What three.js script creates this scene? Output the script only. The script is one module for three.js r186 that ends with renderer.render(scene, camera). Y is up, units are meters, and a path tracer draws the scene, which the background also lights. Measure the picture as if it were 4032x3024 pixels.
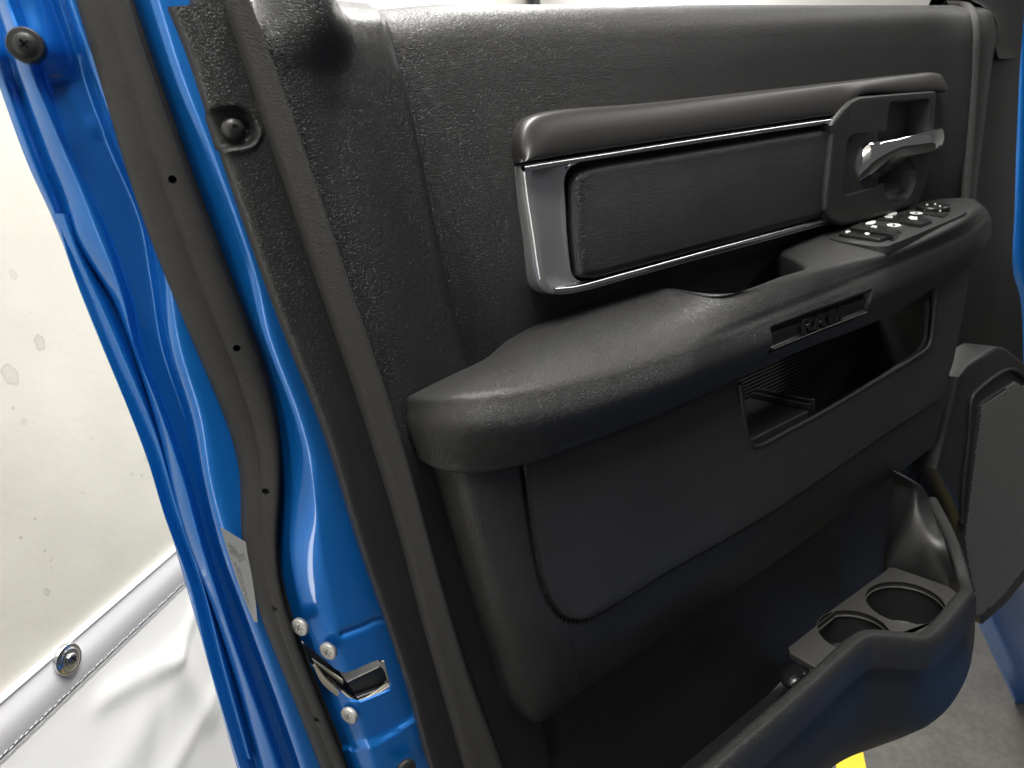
import * as THREE from 'three';
import { mergeGeometries, mergeVertices, toCreasedNormals } from 'three/addons/utils/BufferGeometryUtils.js';
import { RoundedBoxGeometry } from 'three/addons/geometries/RoundedBoxGeometry.js';
import { RectAreaLightUniformsLib } from 'three/addons/lights/RectAreaLightUniformsLib.js';
import { FontLoader } from 'three/addons/loaders/FontLoader.js';
import { TextGeometry } from 'three/addons/geometries/TextGeometry.js';
import { Brush, Evaluator, SUBTRACTION } from 'three-bvh-csg';

// ---------- camera, light, exposure ----------
// World: x runs along the open door towards its hinges, y is up, z points out of the trim towards the viewer; the floor is y = 0.
const scene = new THREE.Scene();
const camera = new THREE.PerspectiveCamera(58.7044, 1024 / 768, 0.02, 40);
{
  const c = [0.811944,-0.146538,0.565043,0.282310,0.945822,-0.160379,-0.510929,0.289736,0.809324];
  camera.position.set(0, 1.25, 0.42);
  camera.quaternion.setFromRotationMatrix(new THREE.Matrix4().makeBasis(new THREE.Vector3(c[0], c[1], c[2]), new THREE.Vector3(c[3], c[4], c[5]), new THREE.Vector3(c[6], c[7], c[8])));
}
camera.focus = 0.6; camera.userData.fStop = 9;
const renderer = new THREE.WebGLRenderer({ antialias: true });
renderer.toneMapping = THREE.LinearToneMapping;
renderer.toneMappingExposure = 1.3;
renderer.shadowMap.enabled = true;
scene.background = new THREE.Color().setRGB(0.075, 0.075, 0.076);   // the dim rest of the garage
RectAreaLightUniformsLib.init();

// ---------- helpers ----------
let seed = 7;
const rnd = () => { seed = (seed * 1664525 + 1013904223) >>> 0; return seed / 4294967296; };
const V3 = (a) => new THREE.Vector3(a[0], a[1], a[2]);
const sm = (a, b, x) => { const t = Math.min(1, Math.max(0, (x - a) / (b - a))); return t * t * (3 - 2 * t); };
const mix = (a, b, t) => a + (b - a) * t;
const curveOf = (pts) => new THREE.CatmullRomCurve3(pts.map(V3), false, 'centripetal');
const mixLine = (a, b, t, n = 40, dz = 0, dx = 0) => { const A = curveOf(a).getSpacedPoints(n - 1), B = curveOf(b).getSpacedPoints(n - 1); return A.map((p, i) => [mix(p.x, B[i].x, t) + dx, mix(p.y, B[i].y, t), mix(p.z, B[i].z, t) + dz]); };
const ease = (a, k = 12, n = 48) => { let q = curveOf(a).getSpacedPoints(n - 1); for (let m = 0; m < k; m++) q = q.map((p, i) => (i && i < n - 1 ? p.clone().multiplyScalar(0.5).addScaledVector(q[i - 1], 0.25).addScaledVector(q[i + 1], 0.25) : p)); return q.map((p) => p.toArray()); };
const shift = (a, x, y, z) => a.map((p) => [p[0] + x, p[1] + y, p[2] + z]);

// A smooth solid sheet through rows of points: a grid of nu x nv, thickness t away from the side it faces.
function loft(rows, { nu = 80, nv = 30, t = 0.004, back = [0, 0, -1], face = [0, 0, 1], param = false, straight = false, disp, uvx = true } = {}) {
  const R = rows.map((r) => { const c = curveOf(r); return param ? c.getPoints(nu - 1) : c.getSpacedPoints(nu - 1); });
  const G = Array.from({ length: nv }, () => []);
  for (let i = 0; i < nu; i++) {
    if (straight) for (let j = 0; j < nv; j++) { const s = (j / (nv - 1)) * (R.length - 1), k = Math.min(R.length - 2, Math.floor(s)); G[j][i] = R[k][i].clone().lerp(R[k + 1][i], s - k); }
    else { const c = new THREE.CatmullRomCurve3(R.map((r) => r[i]), false, 'centripetal'), pts = R.length > 1 ? c.getPoints(nv - 1) : []; for (let j = 0; j < nv; j++) G[j][i] = pts[j]; }
  }
  if (disp) for (const row of G) for (const p of row) disp(p);
  const bk = V3(back).normalize().multiplyScalar(t), pos = [], uv = [], idx = [];
  const vlen = G.map(() => new Float32Array(nu)), ulen = G.map(() => new Float32Array(nu));
  for (let j = 0; j < nv; j++) for (let i = 0; i < nu; i++) {
    vlen[j][i] = j ? vlen[j - 1][i] + G[j][i].distanceTo(G[j - 1][i]) : G[0][i].y;
    ulen[j][i] = i ? ulen[j][i - 1] + G[j][i].distanceTo(G[j][i - 1]) : 0;
  }
  const side = (flip, off) => {
    const o = pos.length / 3;
    for (let j = 0; j < nv; j++) for (let i = 0; i < nu; i++) { const p = G[j][i]; pos.push(p.x + off.x, p.y + off.y, p.z + off.z); uv.push(uvx ? p.x : ulen[j][i], vlen[j][i]); }
    for (let j = 0; j < nv - 1; j++) for (let i = 0; i < nu - 1; i++) { const a = o + j * nu + i, b = a + 1, c = a + nu, d = c + 1; flip ? idx.push(a, b, c, b, d, c) : idx.push(a, c, b, b, c, d); }
  };
  const e1 = new THREE.Vector3(), e2 = new THREE.Vector3(), nn = new THREE.Vector3(), sum = new THREE.Vector3();
  for (let j = 0; j < nv - 1; j++) for (let i = 0; i < nu - 1; i++) { e1.subVectors(G[j + 1][i], G[j][i]); e2.subVectors(G[j][i + 1], G[j][i]); sum.add(nn.crossVectors(e1, e2)); }
  const flip = sum.dot(V3(face)) < 0, zero = new THREE.Vector3();
  side(flip, zero); side(!flip, bk);
  const strip = (pts, f) => {
    const o = pos.length / 3; let l = 0;
    pts.forEach((p, i) => { if (i) l += p.distanceTo(pts[i - 1]); pos.push(p.x, p.y, p.z, p.x + bk.x, p.y + bk.y, p.z + bk.z); uv.push(l, 0, l, t); });
    for (let i = 0; i < pts.length - 1; i++) { const a = o + 2 * i; f ? idx.push(a, a + 1, a + 2, a + 1, a + 3, a + 2) : idx.push(a, a + 2, a + 1, a + 1, a + 2, a + 3); }
  };
  strip(G[0], flip); strip(G[nv - 1], !flip); strip(G.map((r) => r[0]), !flip); strip(G.map((r) => r[nu - 1]), flip);
  const g = new THREE.BufferGeometry();
  g.setAttribute('position', new THREE.Float32BufferAttribute(pos, 3)); g.setAttribute('uv', new THREE.Float32BufferAttribute(uv, 2)); g.setIndex(idx);
  g.computeVertexNormals();
  return g;
}
// uv from 0 to 1 over a sheet
function unit(g, nu, nv) { const u = g.attributes.uv; for (let k = 0; k < 2; k++) for (let j = 0; j < nv; j++) for (let i = 0; i < nu; i++) u.setXY(k * nu * nv + j * nu + i, i / (nu - 1), j / (nv - 1)); return g; }
// A plate cut from an outline in the xy plane, its front face at z, with rounded edges.
function plate(outline, z, depth, bevel = 0.001, seg = 3, round = true) {
  let pts = outline.map((p) => new THREE.Vector2(p[0], p[1]));
  if (round) { const c = new THREE.CatmullRomCurve3(pts.map((p) => new THREE.Vector3(p.x, p.y, 0)), true, 'centripetal'); pts = c.getPoints(pts.length * 6).map((p) => new THREE.Vector2(p.x, p.y)); pts.pop(); }
  const g = new THREE.ExtrudeGeometry(new THREE.Shape(pts), { depth: Math.max(1e-4, depth - 2 * bevel), bevelEnabled: bevel > 0, bevelThickness: bevel, bevelSize: bevel, bevelOffset: -bevel, bevelSegments: seg, curveSegments: 8 });
  g.translate(0, 0, z - depth + bevel);
  return g;
}
// The same, lying flat: outline of [x, y, z] points near one level, thickness h below them.
function slab(outline, h, bevel = 0.0008, tilt = 0) {
  const y0 = outline.reduce((s, p) => s + p[1], 0) / outline.length, z0 = outline.reduce((s, p) => s + p[2], 0) / outline.length;
  const g = new THREE.ExtrudeGeometry(new THREE.Shape(outline.map((p) => new THREE.Vector2(p[0], -p[2]))), { depth: Math.max(1e-4, h - 2 * bevel), bevelEnabled: true, bevelThickness: bevel, bevelSize: bevel, bevelOffset: -bevel, bevelSegments: 2 });
  g.rotateX(-Math.PI / 2); g.translate(0, y0 - h + bevel, 0);
  const p = g.attributes.position; for (let i = 0; i < p.count; i++) p.setY(i, p.getY(i) - tilt * (p.getZ(i) - z0));
  g.computeVertexNormals();
  return g;
}
const tube = (pts, r, n = 60, k = 8) => new THREE.TubeGeometry(curveOf(pts), n, r, k, false);
const crease = (g, a = 0.6) => toCreasedNormals(g.index ? g.toNonIndexed() : g, a);
const evaluator = new Evaluator(); evaluator.attributes = ['position', 'uv', 'normal']; evaluator.useGroups = false;
const clean = (g) => { const o = new THREE.BufferGeometry(); for (const k of ['position', 'normal', 'uv']) o.setAttribute(k, g.attributes[k].clone()); if (g.index) o.setIndex(g.index.clone()); return o; };
function cut(g, ...holes) {
  let a = new Brush(clean(g)); a.updateMatrixWorld();
  for (const h of holes) { const b = new Brush(clean(h)); b.updateMatrixWorld(); a = evaluator.evaluate(a, b, SUBTRACTION); a.updateMatrixWorld(); }
  return clean(a.geometry);
}
const merge = (list) => mergeGeometries(list.map((g) => { const c = clean(g); return c.index ? c.toNonIndexed() : c; }));
const taken = {};
function numbered(n) { const k = (taken[n] = (taken[n] ?? -1) + 1); return k ? n + '_' + String(k).padStart(3, '0') : n; }
function mesh(name, g, m, parent) {
  const o = new THREE.Mesh(g, m); o.name = name; o.castShadow = o.receiveShadow = true;
  const at = parent.userData.base; if (at) g.translate(-at.x, -at.y, -at.z);
  o.userData.base = at; parent.add(o); return o;
}
function thing(name, label, category, base = [0, 0, 0], group) {
  const o = new THREE.Group(); o.name = numbered(name); o.position.set(...base); scene.add(o);
  o.userData = { label, category, base: V3(base) }; if (group) o.userData.group = group; return o;
}
function structure(name, g, m) { const o = new THREE.Mesh(g, m); o.name = name; o.receiveShadow = o.castShadow = true; o.userData.kind = 'structure'; scene.add(o); return o; }

// ---------- textures ----------
function data(n, fn, srgb) {
  const a = new Uint8Array(n * n * 4);
  for (let y = 0; y < n; y++) for (let x = 0; x < n; x++) { const v = fn(x, y), i = (y * n + x) * 4; if (typeof v === 'number') a[i] = a[i + 1] = a[i + 2] = Math.max(0, Math.min(255, v * 255)); else for (let c = 0; c < 3; c++) a[i + c] = Math.max(0, Math.min(255, v[c] * 255)); a[i + 3] = 255; }
  const t = new THREE.DataTexture(a, n, n); t.wrapS = t.wrapT = THREE.RepeatWrapping; t.magFilter = THREE.LinearFilter; t.minFilter = THREE.LinearMipmapLinearFilter; t.generateMipmaps = true;
  if (srgb) t.colorSpace = THREE.SRGBColorSpace; t.needsUpdate = true; return t;
}
const rep = (t, sx, sy = sx) => { const c = t.clone(); c.repeat.set(sx, sy); c.needsUpdate = true; return c; };
function noiseTile(n, cells) { // tiling value noise
  const g = new Float32Array(cells * cells).map(() => rnd());
  return (x, y) => { const fx = (x / n) * cells, fy = (y / n) * cells, i = Math.floor(fx), j = Math.floor(fy), u = fx - i, v = fy - j, s = u * u * (3 - 2 * u), w = v * v * (3 - 2 * v), at = (a, b) => g[((b % cells) + cells) % cells * cells + ((a % cells) + cells) % cells]; return mix(mix(at(i, j), at(i + 1, j), s), mix(at(i, j + 1), at(i + 1, j + 1), s), w); };
}
function pebble(n, cx, cy, jitter = 0.95) { // leather: flat, slightly tilted facets with thin creases between them
  const P = []; for (let j = 0; j < cy; j++) for (let i = 0; i < cx; i++) P.push([(i + 0.5 + (rnd() - 0.5) * jitter) / cx, (j + 0.5 + (rnd() - 0.5) * jitter) / cy, 0.8 + 0.2 * rnd(), (rnd() - 0.5) * 0.35, (rnd() - 0.5) * 0.35]);
  const wob = noiseTile(n, 64), wob2 = noiseTile(n, 64), fine = noiseTile(n, 256);
  return data(n, (px, py) => {
    const x = (px / n) + (wob(px, py) - 0.5) * 0.7 / cx, y = (py / n) + (wob2(px, py) - 0.5) * 0.7 / cy, ci = Math.floor(x * cx), cj = Math.floor(y * cy);
    let d1 = 9, d2 = 9, q1 = P[0], ex = 0, ey = 0;
    for (let j = cj - 1; j <= cj + 1; j++) for (let i = ci - 1; i <= ci + 1; i++) {
      const q = P[((j % cy) + cy) % cy * cx + ((i % cx) + cx) % cx]; let dx = (x - q[0]), dy = (y - q[1]); dx -= Math.round(dx); dy -= Math.round(dy); dx *= cx; dy *= cy;
      const e = Math.hypot(dx, dy); if (e < d1) { d2 = d1; d1 = e; q1 = q; ex = dx; ey = dy; } else if (e < d2) d2 = e;
    }
    return 0.12 + 0.62 * sm(0, 0.2, d2 - d1) * q1[2] + ex * q1[3] + ey * q1[4] - 0.12 * d1 * d1 + 0.05 * fine(px, py);
  });
}
const grainTex = pebble(1024, 44, 62);            // 1 tile = 0.11 m
const speckN = noiseTile(1024, 512), tone = noiseTile(1024, 9), tone2 = noiseTile(1024, 37);
const dustTex = (lo, hi, amount) => { const s = new Uint8Array(1024 * 1024); for (let k = 0; k < amount; k++) { const i = Math.floor(rnd() * 1024 * 1024), v = 90 + rnd() * 165; s[i] = v; if (rnd() < 0.35) s[(i + 1) % 1048576] = v * 0.8; if (rnd() < 0.12) for (let q = 0; q < 7; q++) s[(i + q * (rnd() < 0.6 ? 1024 : 1025)) % 1048576] = v * 0.7; }
  return data(1024, (x, y) => mix(lo, hi, 0.5 * tone(x, y) + 0.3 * tone2(x, y) + 0.2 * speckN(x, y)) + 0.45 * s[y * 1024 + x] / 255, true); };
const fineTex = data(512, (() => { const a = noiseTile(512, 128), b = noiseTile(512, 256); return (x, y) => 0.6 * a(x, y) + 0.4 * b(x, y); })());
const smearTex = data(512, (() => { const a = noiseTile(512, 6), b = noiseTile(512, 24), c = noiseTile(512, 90); return (x, y) => 0.5 * a(x, y) + 0.3 * b(x, y) + 0.2 * c(x, y); })());
const ribTex = data(256, (x, y) => 0.5 + 0.5 * Math.sin((y / 256) * Math.PI * 2 * 16));
const holeTex = data(512, (x, y) => { const k = 32, u = x / k, v = y / k, r = Math.floor(v), fx = u + (r & 1 ? 0.5 : 0) - Math.floor(u + (r & 1 ? 0.5 : 0)) - 0.5, fy = v - r - 0.5; return sm(0.22, 0.36, Math.hypot(fx, fy)); });
const blackDust = dustTex(0.095, 0.13, 400), rubberDust = dustTex(0.1, 0.15, 1600);

const scuffTex = (() => { const n = 1024, s = new Float32Array(n * n);
  for (let k = 0; k < 70; k++) { let x = rnd() * n, y = rnd() * n, a = -1.6 + (rnd() - 0.5) * 0.9, l = 12 + rnd() * rnd() * 130, v = 0.1 + 0.22 * rnd(); for (let q = 0; q < l; q++) { x += Math.cos(a); y += Math.sin(a); a += (rnd() - 0.5) * 0.03; if (rnd() < 0.75) s[(((Math.floor(y) % n) + n) % n) * n + (((Math.floor(x) % n) + n) % n)] = v * rnd(); } }
  for (let k = 0; k < 5; k++) { let x = rnd() * n, y = rnd() * n, a = 0.25 + (rnd() - 0.5) * 0.3; for (let q = 0; q < 150; q++) { x += Math.cos(a); y += Math.sin(a); if (q % 4 < 3) s[(((Math.floor(y) % n) + n) % n) * n + (((Math.floor(x) % n) + n) % n)] = 0.2; } }
  return data(n, (x, y) => mix(0.095, 0.13, 0.5 * tone(x, y) + 0.3 * tone2(x, y) + 0.2 * speckN(x, y)) + s[y * n + x], true); })();

// ---------- materials ----------
const S = (c, r, o = {}) => new THREE.MeshPhysicalMaterial({ color: new THREE.Color().setRGB(...c), roughness: r, ...o });
const M = {
  leather: S([1, 1, 1], 0.44, { map: rep(blackDust, 4), bumpMap: rep(grainTex, 12.5), bumpScale: 0.00042 }),
  pad: S([1, 1, 1], 0.44, { map: rep(blackDust, 4), bumpMap: rep(grainTex, 12), bumpScale: 0.00035 }),
  arm: S([1, 1, 1], 0.48, { map: rep(blackDust, 4), bumpMap: rep(grainTex, 12.5), bumpScale: 0.00042 }),
  lower: S([1, 1, 1], 0.5, { map: rep(blackDust, 3), bumpMap: rep(grainTex, 12), bumpScale: 0.0005 }),
  scuffed: S([1, 1, 1], 0.5, { map: rep(scuffTex, 2.6), bumpMap: rep(grainTex, 13), bumpScale: 0.0005 }),
  bead: S([0.026, 0.0255, 0.0245], 0.7, { bumpMap: rep(fineTex, 9), bumpScale: 0.0005 }),
  plastic: S([0.015, 0.015, 0.015], 0.42, { bumpMap: rep(fineTex, 16), bumpScale: 0.00008 }),
  satin: S([0.022, 0.021, 0.0205], 0.38),
  gloss: S([0.012, 0.012, 0.012], 0.24),
  rubber: S([1, 0.97, 0.92], 0.58, { map: rep(rubberDust, 4), bumpMap: rep(smearTex, 8), bumpScale: 0.0004 }),
  dark: S([0.008, 0.008, 0.008], 0.6),
  ribbed: S([0.014, 0.014, 0.014], 0.55, { bumpMap: rep(ribTex, 16), bumpScale: 0.0006 }),
  grille: S([0.006, 0.006, 0.006], 0.6),
  mesh: S([0.12, 0.12, 0.115], 0.4),
  chrome: S([0.78, 0.79, 0.8], 0.06, { metalness: 1 }),
  brushed: S([0.48, 0.49, 0.5], 0.16, { metalness: 0.75 }),
  paint: S([0.003, 0.15, 0.53], 0.36, { metalness: 0.45, clearcoat: 1, clearcoatRoughness: 0.03, bumpMap: rep(fineTex, 5), bumpScale: 0.00002 }),
  steel: S([0.55, 0.53, 0.48], 0.45, { metalness: 0.6 }),
  cream: S([0.4, 0.375, 0.3], 0.5),
  zinc: S([0.5, 0.49, 0.46], 0.45, { metalness: 0.5 }),
  print: S([0.42, 0.42, 0.4], 0.6),
  paper: S([1, 1, 1], 0.6, { map: (() => {
    const c = document.createElement('canvas'); c.width = 512; c.height = 192; const x = c.getContext('2d'); x.fillStyle = '#8f908f'; x.fillRect(0, 0, 512, 192); x.fillStyle = '#3a3b40'; x.font = 'bold 24px sans-serif';
    [['WITH', 70, 170], ['RIMS', 72, 148], ['TIRES', 70, 126], ['COLD', 92, 104], ['GVWR 3130 KG  AXLE', 170, 160], ['875', 100, 82], ['VEHICLE  DATE  HAUL', 190, 134], ['QTY', 80, 56]].forEach(([t, a, b]) => x.fillText(t, a, b));
    const t = new THREE.CanvasTexture(c); t.colorSpace = THREE.SRGBColorSpace; return t; })() }),
  ink: S([0.05, 0.05, 0.06], 0.7),
};

// ---------- the setting ----------
const concreteN = noiseTile(1024, 6), concreteM = noiseTile(1024, 50), concreteF = noiseTile(1024, 300);
const concrete = data(1024, (x, y) => { const v = 0.25 + 0.07 * (concreteN(x, y) - 0.5) + 0.04 * (concreteM(x, y) - 0.5) + 0.05 * (concreteF(x, y) - 0.5); return [v, v * 0.96, v * 0.9]; }, true);
const floorG = new THREE.PlaneGeometry(24, 24); floorG.rotateX(-Math.PI / 2);
structure('floor', floorG, S([1, 1, 1], 0.55, { map: rep(concrete, 10) }));
{
  const a = [[1.0565,.004,-.2278],[1.1141,.004,-.2049],[1.0734,.004,-.1714],[1.0324,.004,-.2093]];
  const dir = [a[3][0] - a[0][0], a[3][2] - a[0][2]], L = Math.hypot(...dir), d = [dir[0] / L, dir[1] / L], w = 0.056;
  const g = new THREE.PlaneGeometry(w, 2.4, 1, 1); g.rotateX(-Math.PI / 2); g.rotateY(Math.atan2(d[0], d[1]));
  g.translate((a[0][0] + a[1][0] + a[2][0] + a[3][0]) / 4, 0.004, (a[0][2] + a[1][2] + a[2][2] + a[3][2]) / 4);
  structure('floor_marking', g, S([0.72, 0.55, 0.02], 0.5, { bumpMap: rep(fineTex, 3), bumpScale: 0.0005 }));
}
const wallA = new THREE.Vector3(0.7, 0, -0.714).normalize(), wallN = new THREE.Vector3(0.714, 0, 0.7).normalize(), wallO = new THREE.Vector3(-0.097, 0, -0.404);
const onWall = (along, y, out) => wallO.clone().addScaledVector(wallA, along).addScaledVector(wallN, out).setY(y);
const wallTurn = new THREE.Matrix4().makeBasis(wallA, new THREE.Vector3(0, 1, 0), wallN);
const stain = (() => { // splashes and drips with an outline of their own on white paint
  const n = 1024, s = new Float32Array(n * n), blot = (cx, cy, r, e, v) => { for (let y = Math.floor(cy - r * 2); y < cy + r * 2; y++) for (let x = Math.floor(cx - r * 2); x < cx + r * 2; x++) { const dx = (x - cx) / r, dy = (y - cy) / (r * e), th = Math.atan2(dy, dx), d = Math.hypot(dx, dy) + 0.09 * Math.sin(th * 2 + cx) + 0.06 * Math.sin(th * 5 + cy), i = ((y + n) % n) * n + ((x + n) % n); if (d < 1) s[i] = Math.max(s[i], v * (0.45 + 0.55 * sm(0.7, 0.98, d))); } };
  for (let k = 0; k < 90; k++) blot(rnd() * n, rnd() * n, 2 + rnd() * rnd() * 9, 0.8 + rnd() * 0.7, 0.25 + 0.5 * rnd());
  for (let k = 0; k < 60; k++) { const c = rnd(); blot(560 + (rnd() - 0.5) * 220, 520 + (rnd() - 0.5) * 260, 3 + rnd() * 13, 0.7 + rnd() * 0.7, 0.3 + 0.4 * c); }
  for (let k = 0; k < 120; k++) blot(rnd() * n, rnd() * n, 0.9 + rnd() * 1.4, 1, 0.9);
  const big = noiseTile(n, 5), mid = noiseTile(n, 18);
  return data(n, (x, y) => { const v = 0.74 + 0.09 * (big(x, y) - 0.5) + 0.03 * (mid(x, y) - 0.5), k = s[y * n + x] * 0.2; return [v - k, v - 0.008 - k, v - 0.045 - k * 1.1]; }, true);
})();
{
  const g = new THREE.BoxGeometry(8, 5, 0.06); g.translate(1.5, 2.5, -0.03); 
  const p = g.attributes.position, uv = g.attributes.uv; for (let i = 0; i < p.count; i++) uv.setXY(i, p.getX(i), p.getY(i));
  g.applyMatrix4(wallTurn); g.translate(wallO.x, 0, wallO.z);
  structure('wall', g, S([1, 1, 1], 0.35, { map: rep(stain, 1.1), bumpMap: rep(smearTex, 2), bumpScale: 0.0006 }));
}

{
  const g = new THREE.BoxGeometry(0.1, 5, 9); g.translate(5, 2.5, 4.6); g.applyMatrix4(wallTurn); g.translate(wallO.x, 0, wallO.z);
  structure('far_wall', g, S([0.8, 0.79, 0.76], 0.6));
}

// ---------- overhead lamps ----------
function lamp(x, y, z, w, d, turn, power, label) {
  const t = thing('ceiling_lamp', label, 'lamp', [x, y, z], 'long ceiling lamps over the door'); t.rotation.y = turn;
  t.userData.base = undefined;
  mesh('housing', new RoundedBoxGeometry(w + 0.04, 0.05, d + 0.04, 2, 0.01).translate(0, 0.032, 0), S([0.7, 0.7, 0.7], 0.5), t);
  const e = mesh('diffuser', new THREE.BoxGeometry(w, 0.01, d), new THREE.MeshStandardMaterial({ color: 0xffffff, emissive: new THREE.Color(1, 0.975, 0.935), emissiveIntensity: 4 }), t); e.castShadow = false;
  const l = new THREE.RectAreaLight(new THREE.Color(1, 0.975, 0.935), power, w, d); l.position.set(0, -0.012, 0); l.rotation.set(-Math.PI / 2, 0, 0); l.name = 'light'; t.add(l);
}
for (const [out, along, power, label] of [[0.35, 0.0, 9, 'long ceiling lamp nearest the white wall'], [0.78, 0.35, 46, 'long ceiling lamp above the middle of the door'], [0.9, 3.6, 34, 'long ceiling lamp farther along the white wall'], [2.6, 0.8, 5, 'long ceiling lamp farthest from the white wall']]) { const p = onWall(along, 2.6, out); lamp(p.x, p.y, p.z, 2.4, 0.22, Math.atan2(0.714, 0.7), power, label); }
{ // upright light on the white wall, to the left of the view: its long image runs down every painted ridge
  const p = onWall(-1.25, 1.15, 0.03), t = thing('wall_lamp', 'upright light panel fixed to the white wall left of the door', 'lamp', [p.x, p.y, p.z]); t.userData.base = undefined; t.rotation.y = Math.atan2(0.714, 0.7);
  mesh('housing', new RoundedBoxGeometry(0.24, 1.74, 0.05, 2, 0.01).translate(0, 0, -0.004), S([0.7, 0.7, 0.7], 0.5), t);
  mesh('diffuser', new THREE.BoxGeometry(0.2, 1.7, 0.006).translate(0, 0, 0.026), new THREE.MeshStandardMaterial({ color: 0xffffff, emissive: new THREE.Color(1, 0.975, 0.935), emissiveIntensity: 4 }), t).castShadow = false;
  const l = new THREE.RectAreaLight(new THREE.Color(1, 0.975, 0.935), 3.5, 0.2, 1.7); l.position.set(0, 0, 0.032); l.rotation.set(0, Math.PI, 0); l.name = 'light'; t.add(l);
}

// ---------- the wall's skirt and trim strip ----------
{
  const up = [[-.1508,.8411,-.332],[-.1082,.8411,-.3754],[-.0513,.8445,-.4335],[.0318,.8491,-.5182]], lo = [[-.1655,.791,-.317],[-.1093,.7947,-.3743],[-.0447,.7971,-.4402],[.0341,.7969,-.5206]];
  const t = thing('trim_strip', 'pale translucent vinyl strip running along the white wall above the white skirt', 'strip', [up[1][0], lo[1][1], up[1][2]]);
  const ya = (up[0][1] + up[3][1]) / 2, yb = (lo[0][1] + lo[3][1]) / 2;
  const sec = (y, o) => [-1.2, -0.6, 0, 0.6, 1.2, 2, 3].map((a) => onWall(a, y, o).toArray());
  mesh('band', loft([sec(ya, 0.0), sec(ya - 0.001, 0.009), sec(ya - 0.006, 0.008), sec((ya + yb) / 2, 0.0105), sec(yb + 0.005, 0.008), sec(yb, 0.006)], { nu: 90, nv: 26, t: 0.003, back: [-0.714, 0, -0.7], face: [0.7, 0, 0.7], uvx: false }), S([0.62, 0.62, 0.64], 0.25, { clearcoat: 0.6 }), t);
  const st = []; for (let k = 0; k < 150; k++) { const p = onWall(-0.5 + k * 0.006, yb + 0.0035 + 0.0006 * Math.sin(k * 2.1), 0.0088); const g = new THREE.CapsuleGeometry(0.0006, 0.0036, 2, 6); g.rotateZ(Math.PI / 2 + 0.12); g.applyMatrix4(wallTurn); g.translate(p.x, p.y, p.z); st.push(g); }
  mesh('stitching', merge(st), S([0.5, 0.5, 0.52], 0.5), t).userData.kind = 'stuff';
  const c = [[-.0948,.8309,-.3891]][0];
  const ring = (pts) => { const g = new THREE.LatheGeometry(pts.map((p) => new THREE.Vector2(p[0], p[1])), 40); g.rotateX(Math.PI / 2); g.applyMatrix4(wallTurn); g.translate(c[0], c[1], c[2]); return g; };
  const wsh = mesh('washer', ring([[0.0165, -0.004], [0.0165, 0.0005], [0.015, 0.002], [0.0125, 0.0012], [0.0118, 0.0032], [0.0095, 0.004], [0.006, 0.0034], [0, 0.0034]]), S([0.7, 0.7, 0.7], 0.18, { metalness: 1 }), t);
  let head = ring([[0, 0.0078], [0.003, 0.0076], [0.0055, 0.0066], [0.0068, 0.005], [0.007, 0.003], [0, 0.003]].reverse());
  const slot = (a) => { const g = new THREE.BoxGeometry(0.0075, 0.0017, 0.006); g.rotateZ(a); g.translate(0, 0, 0.008); g.applyMatrix4(wallTurn); g.translate(c[0], c[1], c[2]); return g; };
  mesh('screw', cut(head, slot(0.4), slot(0.4 + Math.PI / 2)), S([0.35, 0.35, 0.36], 0.22, { metalness: 1 }), t);
  const k = thing('wall_skirt', 'creased white vinyl sheet hanging below the strip on the wall', 'vinyl sheet', [onWall(0.4, 0, 0.004).x, 0, onWall(0.4, 0, 0.004).z]);
  const rows = []; for (let j = 0; j <= 8; j++) rows.push(Array.from({ length: 24 }, (_, i) => { const a = -1.2 + i * 0.18, y = mix(yb + 0.002, 0.02, j / 8); return onWall(a, y, 0.005 + 0.004 * Math.sin(a * 7 + j) * sm(0, 2, j)).toArray(); }));
  const wr = (p) => { const a = p.clone().sub(wallO).dot(wallA), y = p.y; let h = 0;
    const fold = (a0, y0, a1, y1, w, s) => { const dx = a1 - a0, dy = y1 - y0, L = Math.hypot(dx, dy), t = Math.max(0, Math.min(1, ((a - a0) * dx + (y - y0) * dy) / (L * L))), d = ((a - a0) * dy - (y - y0) * dx) / L, e = Math.hypot(a - a0 - t * dx, y - y0 - t * dy); h += s * Math.exp(-((e / w) ** 2)) * (1 + 0.5 * Math.tanh(d / w)); };
    fold(0.02, 0.76, 0.13, 0.72, 0.016, 0.014); fold(0.13, 0.72, 0.16, 0.6, 0.02, 0.014); fold(-0.1, 0.66, 0.12, 0.7, 0.03, 0.01); fold(0.13, 0.72, 0.2, 0.76, 0.012, 0.01); fold(0.1, 0.7, 0.0, 0.56, 0.02, -0.008); fold(0.05, 0.6, 0.2, 0.63, 0.018, 0.01);
    p.addScaledVector(wallN, 0.22 * h * sm(yb, yb - 0.05, y)); };
  mesh('sheet', loft(rows, { nu: 380, nv: 150, t: 0.002, back: [-0.714, 0, -0.7], face: [0.7, 0, 0.7], uvx: false, disp: wr }), S([0.78, 0.78, 0.765], 0.4), k);
  const marks = []; for (const [a, y, l, r] of [[0.135, 0.7, 0.03, 1.9], [0.15, 0.68, 0.022, 1.6], [0.13, 0.665, 0.014, 1.2], [0.17, 0.655, 0.01, 2.2], [0.12, 0.64, 0.01, 0.8]]) { const g = new THREE.BoxGeometry(l, 0.0012, 0.0006); g.rotateZ(r); g.applyMatrix4(wallTurn); const p = onWall(a, y, 0.0); wr(p); const q = onWall(a, y, 0.0105 + p.clone().sub(wallO).dot(wallN)); g.translate(q.x, q.y, q.z); marks.push(g); }
}

// ---------- the door ----------
const door = thing('door_assembly', 'open blue truck door with its black inner trim panel, armrest and pockets', 'car door', [0.55, 0.5, -0.05]);

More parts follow.
